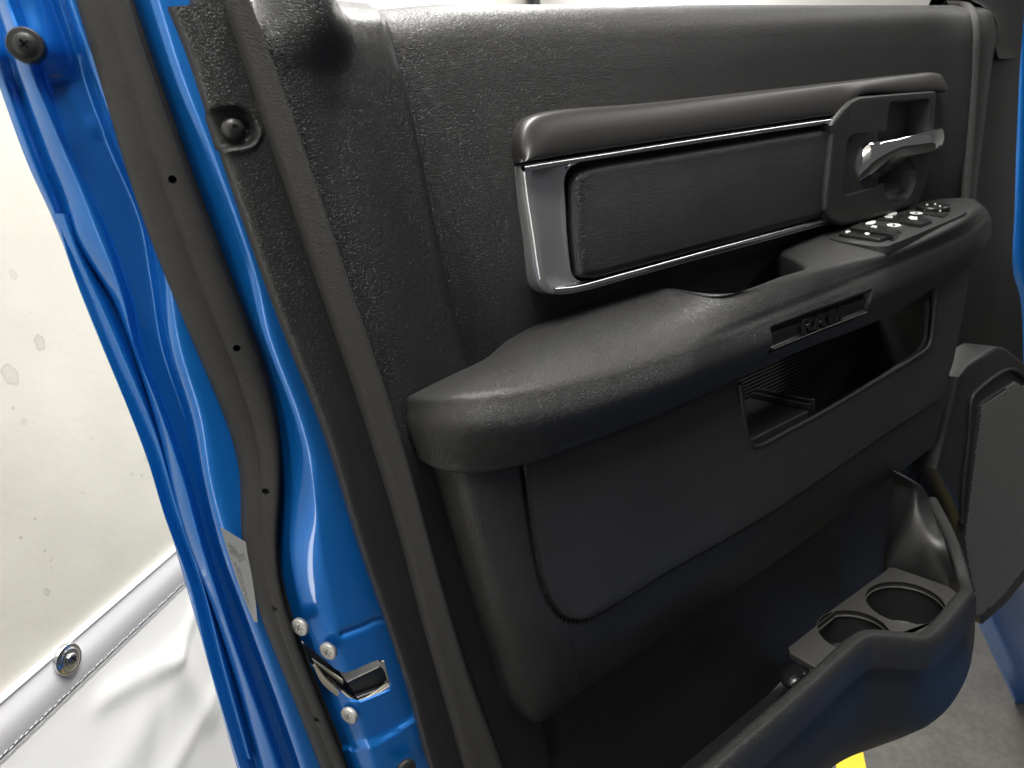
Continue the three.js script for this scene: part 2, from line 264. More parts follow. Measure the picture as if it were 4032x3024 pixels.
// blue sheet metal round the latch edge
{
  const c0 = [[0.013, 1.6, -0.152], ...[[.0114,1.3111,-.152],[.0151,1.27,-.152],[.019,1.1962,-.152],[.0242,1.1456,-.152],[.0254,1.0871,-.152],[.0231,1.0051,-.152],[.02,.9137,-.152],[.0152,.7892,-.152]], [0.012, 0.66, -0.152]];
  const ext = (pts) => { const a = pts[0], b = pts[1], k = (1.6 - a[1]) / (a[1] - b[1]), m = pts.length - 1, y = pts[m], z = pts[m - 1], q = (0.64 - y[1]) / (y[1] - z[1]); return [[a[0] + (a[0] - b[0]) * Math.min(k, 0.6), 1.6, a[2]], ...pts, [y[0] + (y[0] - z[0]) * Math.min(q, 0.6), 0.64, y[2]]]; };
  const hem = ext([[.0153,1.3101,-.147],[.0182,1.2662,-.147],[.0171,1.2332,-.147],[.0197,1.177,-.147],[.0243,1.0889,-.147],[.0234,1.0355,-.147],[.0255,.9744,-.147],[.0208,.8979,-.147],[.0189,.8019,-.147]]);
  const groove = ext([[.0211,1.3173,-.151],[.0231,1.2777,-.151],[.0224,1.2489,-.151],[.0338,1.2044,-.151],[.0356,1.114,-.151],[.0303,1.0311,-.151],[.0332,.9527,-.151],[.0333,.8842,-.151],[.0302,.7801,-.151]]);
  const ridge = ext([[.0294,1.3619,-.128],[.0311,1.3402,-.128],[.0335,1.3153,-.128],[.0398,1.252,-.128],[.0401,1.2097,-.128],[.0377,1.1752,-.128],[.0407,1.125,-.128],[.042,1.0644,-.128],[.0403,1.0069,-.128],[.0414,.9063,-.128],[.0443,.8282,-.128],[.0454,.7751,-.128]]);
  const va = ext([[.035,1.364,-.139],[.0366,1.3417,-.139],[.037,1.307,-.139],[.0445,1.2475,-.139],[.0454,1.2046,-.139],[.0422,1.1692,-.139],[.045,1.1195,-.139],[.0466,1.0592,-.139],[.0449,1.0003,-.139],[.0462,.8971,-.139],[.0491,.8171,-.139],[.0506,.7624,-.139]]);
  const vb = ext([[.0574,1.3876,-.137],[.0588,1.3514,-.137],[.0606,1.3127,-.137],[.0664,1.258,-.137],[.0623,1.2179,-.137],[.0562,1.1685,-.137],[.0566,1.1101,-.137],[.0526,1.0574,-.137],[.0504,1.0024,-.137],[.0537,.922,-.137],[.0569,.8536,-.137],[.0593,.7689,-.137]]);
  const ridge2 = ext([[.0577,1.384,-.102],[.0596,1.3475,-.102],[.0625,1.3083,-.102],[.0688,1.2564,-.102],[.065,1.2186,-.102],[.0582,1.1722,-.102],[.0582,1.1172,-.102],[.0535,1.0679,-.102],[.0512,1.0161,-.102],[.0541,.9405,-.102],[.0569,.8762,-.102],[.0594,.7964,-.102]]);
  const wl = ext([[.0643,1.3869,-.094],[.0654,1.3562,-.094],[.066,1.2643,-.094],[.0734,1.1848,-.094],[.0826,1.0984,-.094],[.084,1.0641,-.094],[.0777,1.0395,-.094],[.0731,1.0217,-.094],[.0686,.9831,-.094],[.0691,.949,-.094],[.0745,.8787,-.094],[.081,.7869,-.094]]);
  const lip = (a, b, t, dz) => mixLine(a, b, t, 40, dz);
  mesh('door_shell', loft([c0, hem, lip(hem, groove, 0.75, 0), groove, lip(groove, ridge, 0.3, 0.006), lip(groove, ridge, 0.85, 0.003), ridge, lip(ridge, va, 0.5, 0.001), va, lip(va, vb, 0.5, -0.001), vb, lip(vb, ridge2, 0.6, 0.004), ridge2, lip(ridge2, wl, 0.25, 0.003), wl], { nu: 220, nv: 150, t: 0.003, back: [0.5, 0, -0.85], face: [-0.7, 0, 0.7], uvx: false,
    disp: (p) => { const g = (x, y, r, h) => { const e = ((p.x - x) ** 2 + (p.y - y) ** 2) / (r * r); p.z += h * Math.exp(-e); }; const s = [[.0303,1.3689,-.12],[.0546,1.3218,-.12]]; g(s[0][0], s[0][1], 0.016, 0.006); g(s[1][0], s[1][1], 0.005, 0.0015); const st = [[.0371,1.3547,-.12]][0][1]; p.z += 0.012 * sm(st - 0.004, st + 0.012, p.y) * sm(0.07, 0.04, p.x) * sm(-0.01, 0.012, p.x); } }), M.paint, door);
  // sealer bead along the hem, its cut end near the top
  mesh('hem_seal', loft([[[.0158,1.2707,-.149],[.0185,1.2346,-.149],[.0225,1.1801,-.149],[.0292,1.0904,-.149],[.0286,1.0371,-.149],[.0304,.971,-.149],[.0264,.8976,-.149],[.0234,.7956,-.149]], [[.0223,1.2694,-.142],[.0226,1.245,-.142],[.0282,1.1914,-.142],[.0341,1.1057,-.142],[.0326,1.0398,-.142],[.0332,.9702,-.142],[.03,.8997,-.142],[.0265,.7987,-.142]], [[.0281,1.2681,-.147],[.0256,1.2477,-.147],[.0329,1.1984,-.147],[.0367,1.1093,-.147],[.034,1.0355,-.147],[.0343,.9585,-.147],[.0336,.8946,-.147],[.0295,.7927,-.147]]], { nu: 90, nv: 12, t: 0.004, face: [-0.5, 0, 0.8], uvx: false }), M.paint, door);
  const dish = [[.0292,1.3645,-.1]][0];
  const sc = mesh('shell_screw', cut((() => { const g = new THREE.LatheGeometry([[0, -0.006], [0.0098, -0.006], [0.0098, 0.0006], [0.009, 0.0013], [0.0066, 0.001], [0.0062, 0.0018], [0.003, 0.0026], [0, 0.0027]].map((p) => new THREE.Vector2(...p)), 32); g.rotateX(Math.PI / 2); g.rotateY(-0.25); g.translate(...dish); return g; })(), ...[0.5, 0.5 + Math.PI / 2].map((a) => { const g = new THREE.BoxGeometry(0.0062, 0.0014, 0.005); g.rotateZ(a); g.translate(0, 0, 0.0035); g.rotateY(-0.25); g.translate(...dish); return g; })), S([0.012, 0.012, 0.012], 0.4), door);
  // certification label half under the seal
  const label = mesh('label', unit(loft([[[.0527,1.0369,-.09],[.0526,1.0187,-.09],[.053,.9967,-.09],[.0538,.9759,-.09],[.0557,.9532,-.09]], [[.0669,1.0177,-.087],[.065,1.0062,-.087],[.063,.989,-.087],[.0606,.9697,-.087],[.0576,.9525,-.087]]], { nu: 30, nv: 6, t: 0.0006, face: [-0.7, 0, 0.7], uvx: false }), 30, 6), M.paper, door);
}
// rubber seal
const wsL = ease([[.0611,1.3968,-.094],[.0607,1.3869,-.094],[.0617,1.3564,-.094],[.062,1.2649,-.094],[.0691,1.1858,-.094],[.078,1.1,-.094],[.0768,1.0669,-.094],[.0699,1.0428,-.094],[.0647,1.0254,-.094],[.0623,.9862,-.094],[.0617,.953,-.094],[.0668,.8835,-.094],[.0728,.7929,-.094],[.0762,.7483,-.094]], 5, 60);
const wsR = ease([[.0884,1.3905,-.07],[.0891,1.3807,-.07],[.0913,1.3425,-.07],[.0971,1.2732,-.07],[.1044,1.1989,-.07],[.1104,1.1338,-.07],[.1065,1.0886,-.07],[.0989,1.0579,-.07],[.0907,1.0346,-.07],[.0839,1.0143,-.07],[.0791,.9807,-.07],[.0796,.9388,-.07],[.084,.8789,-.07],[.0912,.7984,-.07],[.0959,.7536,-.07]], 5, 60);
{
  const r = [[0.02, -0.006], [0, 0.0], [0.05, 0.006], [0.18, 0.009], [0.38, 0.0085], [0.45, 0.008], [0.5, 0.009], [0.74, 0.0085], [0.86, 0.006], [0.91, 0.001], [0.88, -0.008]].map(([t, dz]) => mixLine(wsL, wsR, t, 60, dz));
  let g = loft(r, { nu: 260, nv: 48, t: 0.012, back: [0.4, 0, -0.9], face: [-0.4, 0, 0.9], uvx: false });
  const seal = mesh('weatherstrip', cut(g, ...[[.0821,1.2787,-.068],[.0926,1.1649,-.068],[.0856,1.0575,-.068],[.0682,.9649,-.068],[.0758,.8557,-.068]].map((p) => { const h = new THREE.CylinderGeometry(0.0025, 0.0025, 0.016, 18); h.rotateX(Math.PI / 2); h.rotateY(-0.2); h.translate(...p); return h; })), M.rubber, door);
}
// inner latch face between the seal and the trim
{
  const a = [[.0894,1.3945,-.084],[.0901,1.3844,-.084],[.0926,1.3452,-.084],[.0985,1.2741,-.084],[.1059,1.1978,-.084],[.1119,1.131,-.084],[.1076,1.0846,-.084],[.0998,1.0532,-.084],[.0914,1.0293,-.084],[.0844,1.0084,-.084],[.0794,.974,-.084],[.0799,.931,-.084],[.0843,.8696,-.084],[.0917,.7871,-.084],[.0967,.7409,-.084]];
  const b = [[.0955,1.3878,-.06],[.096,1.378,-.06],[.0983,1.3337,-.06],[.1046,1.2894,-.06],[.111,1.2245,-.06],[.1102,1.174,-.06],[.1172,1.1068,-.06],[.1184,1.0703,-.06],[.1156,1.0337,-.06],[.1118,.9946,-.06],[.1105,.9442,-.06],[.1088,.897,-.06],[.1094,.8412,-.06],[.1098,.7927,-.06],[.1105,.7508,-.06]];
  const c = [[.1041,1.3851,-.05],[.1047,1.3718,-.05],[.1072,1.3249,-.05],[.1114,1.2671,-.05],[.1196,1.1808,-.05],[.1314,1.092,-.05],[.136,1.0024,-.05],[.1429,.9276,-.05],[.1483,.856,-.05],[.1505,.7709,-.05],[.1572,.7231,-.05]];
  const rows = [shift(a, -0.016, 0, -0.012), shift(a, -0.004, 0, -0.003), mixLine(a, b, 0.5, 60, 0.002), mixLine(a, b, 0.93, 60, 0.0012), mixLine(b, c, 0.05, 60, 0.0008), mixLine(b, c, 0.5, 60, 0), shift(c, 0.012, 0, 0.0)];
  const dent = [[.1119,.9271,-.052],[.1312,.9276,-.052],[.1367,.9286,-.052],[.1428,.927,-.052],[.1548,.9209,-.052]], step = [[.1044,.816,-.052],[.1257,.8167,-.052],[.1452,.82,-.052],[.166,.829,-.052]];
  const near = (p, l) => { let m = 9; for (let i = 0; i < l.length - 1; i++) { const [x0, y0] = l[i], [x1, y1] = l[i + 1], dx = x1 - x0, dy = y1 - y0, t = Math.max(0, Math.min(1, ((p.x - x0) * dx + (p.y - y0) * dy) / (dx * dx + dy * dy))); m = Math.min(m, Math.hypot(p.x - x0 - t * dx, p.y - y0 - t * dy)); } return m; };
  const dl = curveOf(dent).getPoints(12).map((p) => p.toArray()), sl = curveOf(step).getPoints(12).map((p) => p.toArray());
  const g = loft(rows, { nu: 420, nv: 70, t: 0.003, back: [0.6, 0, -0.8], face: [-0.5, 0, 0.85], uvx: false, disp: (p) => { p.z -= 0.0035 * Math.exp(-((near(p, dl) / 0.0028) ** 2)); const e = near(p, sl); const below = p.y < sl[0][1] + (p.x - sl[0][0]) * (sl[12][1] - sl[0][1]) / (sl[12][0] - sl[0][0]); p.z += (below ? 0.004 : 0.004 * (1 - sm(0, 0.009, e))) * sm(0.085, 0.095, p.x); } });
  const hole = [[.0833,.9255,-.05],[.1003,.8958,-.05],[.1053,.8923,-.05],[.1272,.8938,-.05],[.1335,.8928,-.05],[.1366,.89,-.05],[.1371,.8654,-.05],[.1353,.8609,-.05],[.1109,.8612,-.05],[.1045,.8645,-.05],[.0995,.8736,-.05],[.0856,.901,-.05],[.0822,.9177,-.05]];
  const prism = (o, z, d) => { const h = plate(o, z, d, 0, 1, false); return h; };
  mesh('latch_face', cut(g, prism(hole, 0.02, 0.14)), M.paint, door);
  // latch inside the slot
  const dep = (px, z) => px;
  mesh('latch_frame', merge([
    loft([[[.0857,.9139,-.066],[.1036,.883,-.066]], [[.0872,.9054,-.072],[.1042,.8756,-.072]], [[.0903,.8931,-.085],[.1065,.8636,-.085]]], { nu: 12, nv: 8, t: 0.003, straight: true, uvx: false }),
    loft([[[.0853,.9051,-.07],[.0888,.8859,-.07],[.1035,.8568,-.07],[.1095,.8472,-.07]], [[.0869,.9067,-.068],[.0912,.8893,-.068],[.1057,.8609,-.068],[.1118,.8518,-.068]], [[.0924,.8919,-.085],[.0976,.8767,-.085],[.1119,.8491,-.085],[.1185,.8406,-.085]]], { nu: 30, nv: 10, t: 0.003, uvx: false }),
    loft([[[.109,.8539,-.064],[.1155,.8516,-.064],[.1396,.8525,-.064]], [[.1105,.8585,-.062],[.1172,.8571,-.062],[.1384,.8593,-.062]], [[.1179,.8419,-.085],[.1251,.8408,-.085],[.1432,.8448,-.085]]], { nu: 24, nv: 8, t: 0.003, uvx: false }),
    loft([[[.1376,.8826,-.064],[.1411,.8791,-.064],[.1414,.8528,-.064]], [[.1374,.871,-.075],[.1401,.8636,-.075],[.1394,.8446,-.075]]], { nu: 16, nv: 6, t: 0.002, straight: true, uvx: false }),
  ].map(clean)), M.cream, door);
  const blk = [[.1111,.8595,-.075],[.1388,.8538,-.075],[.1383,.8473,-.075],[.1141,.8471,-.075]];
  mesh('latch_bolt', merge([clean(plate(blk, -0.068, 0.03, 0.0015, 2, false)), clean(plate([[.108,.8734,-.08],[.1397,.8714,-.08],[.1414,.8549,-.08],[.1124,.8564,-.08]], -0.074, 0.02, 0.001, 2, false))]), M.plastic, door);
  mesh('latch_cavity', plate([[.086,.9098,-.1],[.1697,.8621,-.1],[.1571,.7814,-.1],[.0867,.8284,-.1]], -0.1, 0.002, 0, 1, false), M.dark, door);
  for (const [p, ry] of [[[[.083,.9459,-.066]][0], -1.0], [[[.0972,.9189,-.06]][0], -1.0], [[[.1003,.853,-.062]][0], -1.0]]) {
    const f = (g) => { g.rotateX(Math.PI / 2); g.rotateY(ry); g.translate(p[0] - 0.001, p[1], p[2] + 0.001); return g; };
    let h = f(new THREE.LatheGeometry([[0, -0.003], [0.0074, -0.003], [0.0074, -0.0002], [0.0066, 0.0005], [0.002, 0.001], [0, 0.001]].map((q) => new THREE.Vector2(...q)), 28));
    mesh('latch_screw', cut(h, ...[0, 1, 2].map((k) => { const b = new THREE.BoxGeometry(0.0078, 0.004, 0.0015); b.rotateY((k * Math.PI) / 3); b.translate(0, 0.0013, 0); return f(b); })), M.zinc, door);
  }
  const pg = new THREE.SphereGeometry(0.009, 24, 16); pg.scale(1, 1, 0.5); pg.translate(...[[.1286,.7933,-.04]][0]); mesh('body_plug', pg, M.plastic, door);
}

// black trim: outer flange with the screw pocket
const beadL = ease([[.1227,1.3633,-.006],[.1241,1.3583,-.006],[.1264,1.3358,-.006],[.127,1.3106,-.006],[.1304,1.29,-.006],[.1345,1.2429,-.006],[.1398,1.1915,-.006],[.147,1.1318,-.006],[.1492,1.1062,-.006],[.1541,1.0414,-.006],[.1574,.9872,-.006],[.1581,.9389,-.006],[.1622,.8799,-.006],[.1667,.7938,-.006],[.1699,.7511,-.006]]);
const beadR = ease([[.1325,1.3613,.002],[.1335,1.3553,.002],[.1358,1.3415,.002],[.1381,1.3212,.002],[.143,1.2971,.002],[.1486,1.246,.002],[.1548,1.1886,.002],[.1574,1.1691,.002],[.1619,1.13,.002],[.1662,1.0941,.002],[.1701,1.0448,.002],[.1725,.9834,.002],[.1776,.9228,.002],[.1818,.8729,.002],[.1918,.8106,.002],[.1958,.7789,.002],[.1998,.7346,.002]]);
{
  const e = ease([[.0962,1.3647,-.022],[.0978,1.3636,-.022],[.1013,1.3204,-.022],[.1053,1.266,-.022],[.113,1.1848,-.022],[.1241,1.1012,-.022],[.1286,1.0168,-.022],[.135,.9464,-.022],[.1402,.879,-.022],[.1423,.7989,-.022],[.1486,.7538,-.022]], 5, 60);
  const e2 = ease([[.0968,1.3627,-.014],[.0987,1.3611,-.014],[.1024,1.3189,-.014],[.1065,1.2653,-.014],[.1143,1.1851,-.014],[.1249,1.1029,-.014],[.1288,1.0199,-.014],[.1353,.9504,-.014],[.1405,.884,-.014],[.1427,.8049,-.014],[.149,.7604,-.014]], 5, 60);
  const s = [[.1145,1.2993,-.013]][0];
  mesh('edge_panel', loft([e, e2, mixLine(e2, beadL, 0.5, 60, -0.001), mixLine(e2, beadL, 1, 60, -0.004), mixLine(beadL, beadR, 0.5, 60, -0.006)], { nu: 520, nv: 110, t: 0.007, back: [0.15, 0, -1], uvx: true,
    disp: (p) => { const dx = Math.max(0, p.x - s[0]), d = p.x < s[0] ? Math.abs(p.y - s[1]) : Math.hypot(dx, p.y - s[1]); p.z -= 0.006 * (1 - sm(0.0085, 0.0115, d)); p.z += 0.0015 * Math.exp(-(((d - 0.0125) / 0.0015) ** 2)) * sm(s[1], s[1] - 0.006, p.y); const r = [[.1031,1.3615,-.014]][0][1]; } }), M.leather, door);
  const f = (g) => { g.rotateX(Math.PI / 2); g.translate(s[0] - 0.0012, s[1], s[2] - 0.004); return g; };
  const tor = []; for (let k = 0; k < 3; k++) { const b = new THREE.BoxGeometry(0.0036, 0.005, 0.0013); b.rotateY((k * Math.PI) / 3 + 0.2); b.translate(0, 0.0062, 0); tor.push(f(b)); } tor.push(f(new THREE.CylinderGeometry(0.0013, 0.0013, 0.005, 12).translate(0, 0.0062, 0)));
  mesh('trim_screw', cut(f(new THREE.LatheGeometry([[0, -0.004], [0.0066, -0.004], [0.0066, 0.0006], [0.006, 0.0018], [0.0046, 0.0034], [0.0026, 0.0045], [0, 0.0048]].map((q) => new THREE.Vector2(...q)), 40)), ...tor), S([0.03, 0.03, 0.028], 0.4), door);
}
mesh('trim_bead', loft([[0, -0.004], [0.02, 0.001], [0.12, 0.0045], [0.5, 0.0065], [0.85, 0.008], [0.97, 0.006], [1, 0]].map(([t, dz]) => mixLine(beadL, beadR, t, 60, dz)), { nu: 260, nv: 36, t: 0.006, uvx: false }), M.bead, door);
{
  const s0 = mixLine(beadR, beadR, 0, 60, -0.003, -0.003);
  const s1 = [[.1469,1.3672,-.022],[.1428,1.3592,-.008],[.1425,1.3442,.002],[.1452,1.3184,.003],[.1502,1.2901,.003],[.1568,1.2352,.003],[.1635,1.1748,.003],[.1693,1.1253,.003],[.1744,1.0828,.003],[.1783,1.0307,.003],[.181,.9713,.003],[.1856,.9064,.003],[.192,.8489,.003],[.1981,.7824,.003],[.2015,.7341,.003]];
  const s2 = [[.1875,1.3715,-.03],[.1782,1.3596,-.01],[.1742,1.3482,0],[.1747,1.3245,.003],[.1769,1.2823,.003],[.1798,1.2256,.003],[.1845,1.1601,.003],[.187,1.1166,.003],[.1906,1.0626,.003],[.1946,1.0045,.003],[.1973,.9341,.003],[.204,.8643,.003],[.2128,.7968,.003],[.217,.7221,.003]];
  const s3 = [[.215,1.369,-.03],[.2136,1.3601,-.012],[.2121,1.35,-.001],[.2137,1.3336,.002],[.2173,1.3038,.002],[.2195,1.2668,.002],[.2213,1.2076,.002],[.2243,1.1584,.002],[.2277,1.1268,.002],[.2298,1.0666,.002],[.232,.9996,.002],[.2338,.9361,.002],[.2371,.8622,.002],[.2416,.7864,.002],[.2461,.6943,-.003]];
  const s4 = [[.2218,1.3706,-.036],[.2242,1.3599,-.02],[.2212,1.3495,-.01],[.2196,1.335,-.005],[.2232,1.3059,-.005],[.2255,1.2683,-.005],[.2273,1.2074,-.005],[.2304,1.157,-.005],[.2342,1.124,-.005],[.2376,1.0621,-.005],[.24,.9937,-.005],[.242,.9287,-.005],[.2447,.8536,-.005],[.2494,.7761,-.005],[.2529,.6846,-.008]];
  const kb = [[.1664,1.36,0]][0];
  mesh('side_panel', loft([s0, s1, s2, mixLine(s2, s3, 0.6, 60, 0), s3, s4], { nu: 340, nv: 110, t: 0.006, disp: (p) => { const u = (p.x - kb[0]) / 0.017, top = sm(1.325, 1.352, p.y); p.y += 0.03 * Math.exp(-(u ** 4)) * top; p.z += 0.016 * Math.exp(-(u * u)) * sm(1.30, 1.352, p.y) - 0.004 * Math.exp(-(u * u) * 0.7) * Math.exp(-(((p.y - 1.325) / 0.012) ** 2)); } }), M.leather, door);
}
// padded upper panel
{
  const xs = (y) => mix(0.2300, 0.2172, (y - 1.127) / 0.23) , rows = [];
  for (const [y, w] of [[1.368, -0.06], [1.368, -0.036], [1.3655, -0.02], [1.359, -0.0095], [1.347, -0.0025], [1.328, 0], [1.3, 0.0005], [1.27, 0.0005], [1.24, 0], [1.21, -0.001], [1.18, -0.003], [1.15, -0.007], [1.125, -0.011], [1.09, -0.014]]) {
    const r = []; for (let i = 0; i <= 60; i++) { const a = i / 60, x = mix(xs(y), 0.986, a * a * 0.35 + a * 0.65), l = x - xs(y); r.push([x, y, w - 0.008 * (1 - sm(0, 0.005, l)) - 0.014 * (1 - sm(0, 0.06, l)) + 0.009 * sm(0.9, 0.985, x) * sm(1.37, 1.33, y)]); } rows.push(r);
  }
  mesh('upper_pad', loft(rows, { nu: 260, nv: 120, t: 0.006, param: true }), M.leather, door);
  mesh('piping', tube([[1.0057,1.3706,-.04],[1.0254,1.3675,-.03],[1.0027,1.3577,-.01],[.9817,1.3427,.004],[.9765,1.3243,.008],[.9772,1.2834,.008],[.976,1.2254,.008],[.9734,1.1539,.008],[.9718,1.1199,.008]], 0.0055, 90, 10), M.bead, door);
  mesh('end_cap', loft([[[1.0482,1.3696,-.04],[1.0168,1.3587,-.014],[.9961,1.342,0],[.9898,1.3224,.004],[.9904,1.2836,.004],[.9892,1.2248,.004],[.9867,1.1525,.004],[.9843,1.1123,.004]], [[1.0849,1.3731,-.045],[1.081,1.3611,-.024],[1.0639,1.3432,-.012],[1.0442,1.3203,-.004],[1.0411,1.2828,-.004],[1.0353,1.2221,-.004],[1.0239,1.1483,-.004],[1.0218,1.1068,-.004]], [[1.1332,1.3782,-.06],[1.1366,1.3628,-.04],[1.1393,1.3431,-.034],[1.1268,1.3185,-.03],[1.1204,1.2928,-.03],[1.1074,1.2172,-.03],[1.0945,1.1347,-.03],[1.0908,1.0905,-.03]]], { nu: 90, nv: 20, t: 0.006 }), M.plastic, door);
  mesh('hinge_trim', loft([[[.9928,1.3958,-.035],[1.0182,1.373,-.035],[1.0453,1.3436,-.035],[1.0564,1.2936,-.035],[1.0582,1.2067,-.035],[1.067,1.1136,-.035],[1.0622,1.0168,-.035],[1.0577,.9074,-.035],[1.0429,.7331,-.035]], [[1.1819,1.4033,-.05],[1.1926,1.3774,-.05],[1.1927,1.3451,-.05],[1.2046,1.2901,-.05],[1.207,1.1946,-.05],[1.208,1.0934,-.05],[1.2223,.9835,-.05],[1.2213,.8614,-.05],[1.2289,.6594,-.05]], [[1.3308,1.4129,-.075],[1.3322,1.3844,-.075],[1.3331,1.349,-.075],[1.331,1.2896,-.075],[1.3355,1.1856,-.075],[1.3457,1.0743,-.075],[1.3541,.9717,-.075],[1.3961,.9055,-.075],[1.4326,.7654,-.075]]], { nu: 80, nv: 24, t: 0.008 }), M.plastic, door);
  mesh('mirror_sail', loft([[[1.0042,1.4047,-.03],[1.0365,1.3796,-.03],[1.0819,1.3681,-.03],[1.1135,1.3581,-.03],[1.1288,1.3457,-.03],[1.1278,1.3213,-.03],[1.14,1.303,-.03]], [[1.1267,1.4119,-.045],[1.1436,1.3844,-.045],[1.1626,1.3674,-.045],[1.1802,1.3528,-.045],[1.1895,1.338,-.045],[1.198,1.3198,-.045],[1.2124,1.303,-.045]], [[1.2884,1.42,-.06],[1.2887,1.3896,-.06],[1.2886,1.3711,-.06],[1.2895,1.3555,-.06],[1.2905,1.3397,-.06],[1.292,1.3206,-.06],[1.2894,1.3065,-.06]]], { nu: 60, nv: 20, t: 0.006 }), M.pad, door);
}
{
  mesh('window_channel', loft([[[.1174,1.3872,-.04],[.1146,1.3728,-.04],[.1142,1.3675,-.04]], [[.123,1.3856,-.034],[.1205,1.3712,-.034],[.1203,1.3659,-.034]], [[.1405,1.3878,-.04],[.138,1.3729,-.04],[.1374,1.3674,-.04]]], { nu: 10, nv: 10, t: 0.02 }), M.rubber, door);
  const mp = [[1.3445,1.5346,-.3]][0]; mesh('side_mirror', merge([new RoundedBoxGeometry(0.2, 0.26, 0.12, 4, 0.03).translate(mp[0] + 0.05, mp[1] + 0.09, mp[2]), tube([[mp[0] + 0.05, mp[1] + 0.02, mp[2]], [mp[0] + 0.07, mp[1] + 0.0, mp[2] + 0.12], [1.06, 1.38, -0.06]], 0.022, 20, 10)]), M.plastic, door);
}
// trim band, bright surround and padded insert
{
  const top = [[.2949,1.2575,.004],[.2948,1.2682,.004],[.2971,1.2767,.004],[.3038,1.2848,.004],[.3185,1.2889,.004],[.4303,1.2885,.004],[.6134,1.2896,.004],[.8314,1.291,.004],[.8803,1.2902,.004],[.8999,1.2849,.004],[.9073,1.2725,.004]], bot = [[.2908,1.2572,.012],[.346,1.2576,.012],[.4183,1.258,.012],[.533,1.2585,.012],[.6366,1.2592,.012],[.677,1.2599,.012],[.6875,1.2647,.012],[.7081,1.2728,.012],[.7267,1.2747,.012],[.797,1.2713,.012],[.888,1.2672,.012]];
  mesh('trim_band', loft([shift(top, 0, 0, -0.008), top, mixLine(top, bot, 0.04, 70, 0.0045), mixLine(top, bot, 0.12, 70, 0.0068), mixLine(top, bot, 0.5, 70, 0.0085), mixLine(top, bot, 0.85, 70, 0.007), mixLine(top, bot, 0.97, 70, 0.005), shift(bot, 0, 0, -0.004)], { nu: 200, nv: 44, t: 0.005 }), M.satin, door);
  const out = [[.6901,1.2584,.006],[.6089,1.2581,.006],[.4796,1.2576,.006],[.3742,1.2566,.006],[.3114,1.2561,.006],[.2964,1.2556,.006],[.2951,1.2529,.006],[.2941,1.2357,.006],[.2947,1.206,.006],[.2951,1.1787,.006],[.2968,1.1686,.006],[.3024,1.1624,.006],[.3125,1.1584,.006],[.3306,1.1563,.006],[.385,1.156,.006],[.4692,1.1556,.006],[.6038,1.1547,.006],[.6792,1.1544,.006]];
  const inn = [[.6876,1.2516,.006],[.6086,1.2519,.006],[.479,1.2517,.006],[.3735,1.2516,.006],[.3556,1.2512,.006],[.3431,1.2499,.006],[.3361,1.2454,.006],[.3328,1.2388,.006],[.3318,1.2272,.006],[.3293,1.2001,.006],[.3287,1.1826,.006],[.3293,1.1718,.006],[.3331,1.1663,.006],[.3422,1.1634,.006],[.3859,1.1627,.006],[.4699,1.1628,.006],[.6042,1.1628,.006],[.6769,1.1632,.006]];
  mesh('bright_surround', loft([shift(out, 0, 0, -0.006), out, ...[[0.05, 0.0045], [0.14, 0.0058], [0.3, 0.0046], [0.55, 0.003], [0.85, 0.0025], [0.97, 0.003]].map(([t, dz]) => mixLine(out, inn, t, 90, dz)), shift(inn, 0, 0, -0.004)], { nu: 320, nv: 40, t: 0.004 }), M.brushed, door);
  mesh('chrome_line', tube([[.6718,1.254,.0165],[.5933,1.2543,.0165],[.4671,1.2542,.0165],[.3643,1.2535,.0165],[.303,1.2532,.0165],[.2909,1.253,.0165]], 0.0023, 60, 10), S([0.7, 0.71, 0.72], 0.14, { metalness: 1 }), door);
  mesh('chrome_line', tube([[.3072,1.1635,.0115],[.3268,1.161,.0115],[.3804,1.1606,.0115],[.4633,1.1605,.0115],[.596,1.16,.0115],[.6694,1.16,.0115]], 0.0026, 60, 10), S([0.7, 0.71, 0.72], 0.14, { metalness: 1 }), door);
  const pt = [[.3317,1.1705,.004],[.3312,1.1821,.004],[.3323,1.2031,.004],[.3347,1.2269,.004],[.3373,1.2401,.004],[.3426,1.2451,.004],[.3535,1.2475,.004],[.4253,1.2479,.004],[.5426,1.2481,.004],[.6884,1.2483,.004]], pb = [[.3341,1.1679,.004],[.344,1.1644,.004],[.3626,1.1639,.004],[.388,1.1638,.004],[.4147,1.1636,.004],[.4544,1.1637,.004],[.5098,1.1636,.004],[.5707,1.1639,.004],[.6301,1.1641,.004],[.6869,1.1646,.004]];
  const dense = (a) => curveOf(a).getSpacedPoints(60).map((p) => [p.x, p.y]);
  mesh('insert_pad', crease(plate([...dense(pt), ...dense(pb).reverse()], 0.0165, 0.016, 0.007, 8, false), 0.4), M.pad, door);
}
